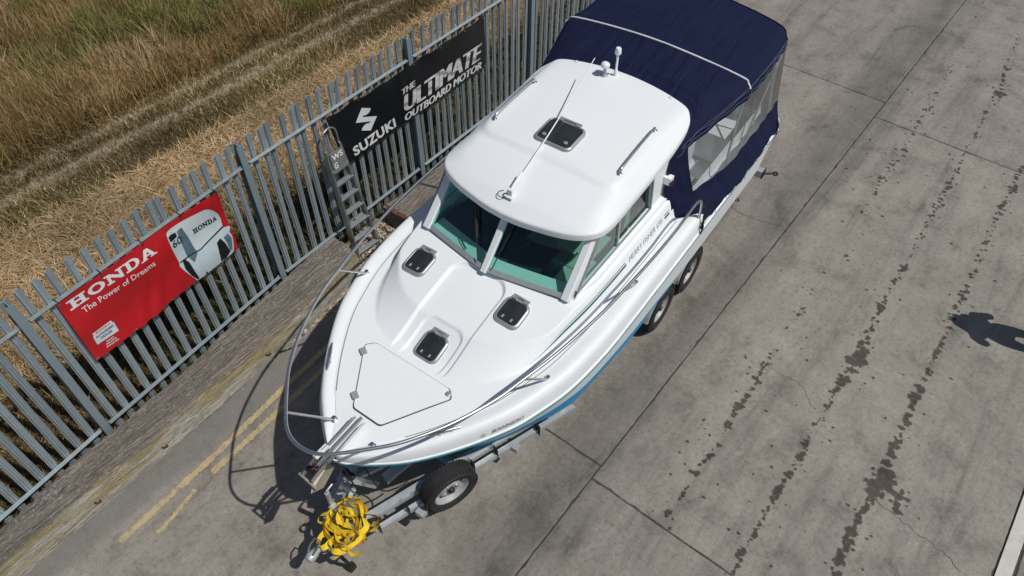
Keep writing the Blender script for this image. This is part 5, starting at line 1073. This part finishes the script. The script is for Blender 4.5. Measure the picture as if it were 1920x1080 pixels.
# three wheels show (two on the port side, the spare); the starboard pair stands hidden behind the hull
for s in (3.93, 4.67):
    for sg in (1, -1):
        wheel('road_wheel', T(s, sg * 1.065, .295), -sg, parent=trl)
        pts = []; rings = []
        for k in range(15):
            a = R(8 + 164 * k / 14); r_ = .355
            rings.append([T(s - math.cos(a) * (r_ - d), sg * (1.065 + y), .295 + math.sin(a) * (r_ - d)) for y, d in ((-.115, 0), (.030, 0), (.055, .008), (.062, .024), (.055, .024), (.048, .014), (.03, .007), (-.115, .007))])
        MB().loft(rings).build('mudguard', M_GALV2, trl, 35)
        b = MB(); b.bar(T(s - .30, sg * .95, .38), T(s - .30, sg * 1.12, .38), .02, .04); b.bar(T(s + .30, sg * .95, .38), T(s + .30, sg * 1.12, .38), .02, .04); b.build('mudguard_stay', M_BLK, trl)
    b = MB(); b.box(T(s, 0, .33), (.06, 1.84, .06)); b.build('axle', M_GALV2, trl)
b = MB(); b.box(T(4.30, 1.17, .42), (.10, .02, .10)); b.build('side_marker', M_BLK, trl)
sw = wheel('spare_wheel', T(.675, .585, .52), -1, .275, .18, parent=trl); sw.rotation_euler = (R(0), 0, R(-20)); sw['label'] = 'spare wheel bolted upright on the port drawbar arm'
b = MB(); b.bar(T(.66, .43, .50), T(.675, .57, .52), .05, .05); b.build('spare_carrier', M_GALV2, trl)
# rear light bar with its clamp handle
b = MB(); b.box(T(6.50, 0, .60), (.10, 2.42, .10)); b.build('light_bar', M_GALV2, trl)
for sg in (1, -1):
    b = MB(); b.box(T(6.50, sg * 1.218, .60), (.11, .012, .11)); b.build('end_cap', M_BLK, trl); b = MB(); b.tube([T(6.51, sg * 1.22, .60), T(6.575, sg * 1.31, .60)], .015, 7); b.tube([T(6.592 + .028 * math.cos(a), sg * (1.345 + .028 * math.sin(a)), .60) for a in np.linspace(0, 2 * math.pi, 14)[:-1]], .012, 6, True); b.build('clamp_handle', M_BLK, trl, 60)
    b = MB(); b.bar(T(6.30, sg * .935, .55), T(6.50, sg * .935, .60), .05, .05); b.build('light_bar_arm', M_GALV2, trl)

# ------------------------------------------------------------------ yellow webbing heaped on the drawbar
strap = empty('yellow_strap', (BX, BY, 0), BA); tag(strap, 'heap of yellow lifting strap piled on the trailer drawbar', 'strap')
def ribbon(pts, wd, nrm0=None, twist=0.0):
    P_ = [Vector(p) for p in cr(pts, 6)]; L_ = []; R_ = []; side = Vector((0, 0, 1))
    for i, p in enumerate(P_):
        d = (P_[min(i + 1, len(P_) - 1)] - P_[max(i - 1, 0)]).normalized(); u = side - d * side.dot(d); u.normalize(); q = d.cross(u); a = twist * 1.9 * math.sin(i * .17 + pts[0][0] * 9); e_ = u * math.cos(a) + q * math.sin(a); L_.append(p + e_ * wd / 2); R_.append(p - e_ * wd / 2)
    return L_, R_
rs = random.Random(21); cxs, cxt = -.155, .075
def loopy(turns, r0, r1, z0, z1, cs, ct, a0, ecc):
    out = []; n = int(turns * 9); ph = rs.uniform(0, 6); ph2 = rs.uniform(0, 6); sq = rs.uniform(.75, 1.2); ori = rs.uniform(0, 3.1)
    for k in range(n):
        a = a0 + k * 2 * math.pi / 9; f_ = k / max(1, n - 1); r_ = 1.08 * (r0 + (r1 - r0) * f_) * (1 + ecc * math.sin(2 * a + ph) + .12 * math.sin(3 * a + ph2)); x_ = r_ * math.cos(a) * sq; y_ = r_ * math.sin(a) / sq
        out.append(T(cs + x_ * math.cos(ori) - y_ * math.sin(ori), ct + x_ * math.sin(ori) + y_ * math.cos(ori), (lambda zz: .545 + (zz - .545) * .65)(z0 + (z1 - z0) * (.5 + .5 * math.sin(a * .7 + ph2)))))
    return out
for turns, r0, r1, z0, z1, dc, tw, ecc in [(1.6, .20, .17, .565, .60, (0, .0), .25, .10), (1.5, .17, .13, .58, .63, (.01, .0), .3, .18), (1.4, .13, .10, .60, .66, (-.01, -.01), .4, .2), (1.5, .10, .06, .62, .68, (.0, .02), .45, .25), (1.2, .09, .075, .54, .58, (-.14, .09), .5, .2), (1.2, .085, .07, .54, .60, (.07, .16), .5, .25), (1.1, .09, .08, .53, .57, (-.07, .18), .5, .2), (1.1, .075, .06, .55, .60, (.13, -.02), .5, .25), (1.1, .07, .055, .57, .63, (.02, -.13), .5, .2), (1.0, .08, .075, .52, .56, (-.17, -.04), .5, .3), (1.3, .11, .05, .63, .69, (.03, .05), .5, .3), (1.1, .10, .09, .55, .60, (.10, .10), .4, .2)]:
    L_, R_ = ribbon(loopy(turns, r0, r1, z0, z1, cxs + dc[0], cxt + dc[1], rs.uniform(0, 6), ecc), .055, None, tw); MB().loft([L_, R_], False, False).build('webbing', M_YSTR, strap, 60)
L_, R_ = ribbon([T(-.18, -.10, .60), T(-.24, -.17, .56), T(-.28, -.15, .52), T(-.24, -.10, .50)], .05, None, .6); MB().loft([L_, R_], False, False).build('webbing', M_YSTR, strap, 60)
L_, R_ = ribbon([T(-.30, .10, .56), T(-.36, .14, .52), T(-.40, .15, .44), T(-.36, .17, .38)], .05, None, .5); MB().loft([L_, R_], False, False).build('webbing', M_YSTR, strap, 60)
b = MB(); b.box(T(-.05, .17, .56), (.10, .06, .05), Matrix.Rotation(R(30), 3, 'Z')); b.tube([T(-.02, .22, .56), T(.06, .30, .57)], .016, 8); b.build('ratchet', M_BLK, strap)

# ------------------------------------------------------------------ drone pilot standing beyond the right edge (only the shadow shows)
per = empty('person', (7.94, -1.80, 0), R(100)); tag(per, 'person in a dark jacket and jeans holding a controller in both hands', 'person')
def skin(name, pts, edges, rad, mt_, root=0, sub=2):
    me = bpy.data.meshes.new(name); me.from_pydata(pts, edges, []); o = link(name, me, mt_, per); md = o.modifiers.new('Skin', 'SKIN'); md.use_smooth_shade = True
    for i, r_ in enumerate(rad):
        r_ = r_ if isinstance(r_, tuple) else (r_, r_); me.skin_vertices[0].data[i].radius = r_; me.skin_vertices[0].data[i].use_root = (i == root)
    ms = o.modifiers.new('Sub', 'SUBSURF'); ms.levels = 1; ms.render_levels = sub; return o
M_JKT = mat('dark_jacket', (.03, .035, .045), .8); M_JEAN = mat('blue_jeans', (.05, .07, .13), .8); M_SKIN = mat('skin', (.48, .30, .22), .55); M_HAIR = mat('brown_hair', (.04, .025, .015), .7); M_SHOE = mat('dark_shoes', (.02, .02, .02), .6)
# x forward, y to the left
pts = [(0, 0, .95), (0, 0, 1.12), (0, 0, 1.30), (-.01, 0, 1.42), (-.01, 0, 1.50), (.01, 0, 1.60), (.015, 0, 1.70)]; ed = [(i, i + 1) for i in range(6)]; rad = [(.16, .12), (.15, .11), (.17, .115), (.13, .09), .055, (.075, .095), (.065, .08)]
for sg in (1, -1):
    k = len(pts); pts += [(-.005, sg * .17, 1.41), (.02, sg * .225, 1.22), (.05, sg * .235, 1.10), (.20, sg * .15, 1.10), (.29, sg * .09, 1.12)]; ed += [(3, k), (k, k + 1), (k + 1, k + 2), (k + 2, k + 3), (k + 3, k + 4)]; rad += [.07, .055, .05, .042, .035]
    k = len(pts); pts += [(0, sg * .10, .88), (.01, sg * .115, .50), (-.01, sg * .125, .10), (.02, sg * .13, .05), (.14, sg * .15, .04)]; ed += [(0, k), (k, k + 1), (k + 1, k + 2), (k + 2, k + 3), (k + 3, k + 4)]; rad += [.095, .065, .05, .05, .042]
    for fi in range(5):
        h0 = (.29, sg * .09, 1.12); a = R(-35 + 18 * fi); kk = len(pts); L0 = (.05, .06, .065, .06, .05)[fi]
        pts += [(h0[0] + .035, h0[1] - sg * .004 + sg * .016 * (fi - 2), h0[2] + .004), (h0[0] + .035 + L0 * .6, h0[1] + sg * .015 * (fi - 2) - sg * .01, h0[2] + (.02 if fi == 0 else -.005)), (h0[0] + .035 + L0 * .8, h0[1] + sg * .013 * (fi - 2) - sg * .035, h0[2] + (.02 if fi == 0 else -.025))]
        ed += [(k - 1, kk), (kk, kk + 1), (kk + 1, kk + 2)]; rad += [.012, .009, .008]
body = skin('body', pts, ed, rad, M_JKT)
b = MB(); b.lathe([(0, .13), (.055, .115), (.088, .06), (.095, .0), (.085, -.05), (.05, -.055)], (-.012, 0, 1.665), (0, 0, 1), 18); b.build('hair', M_HAIR, per, 60)
b = MB(); b.box((.36, 0, 1.135), (.09, .16, .04)); b.tube([(.40, .05, 1.15), (.45, .05, 1.20)], .005, 5); b.tube([(.40, -.05, 1.15), (.45, -.05, 1.20)], .005, 5)
ct_o = empty('drone_controller', per.location, R(100)); tag(ct_o, 'small grey drone controller held in the pilot\'s hands', 'controller'); b.build('controller_body', M_BLK, ct_o)
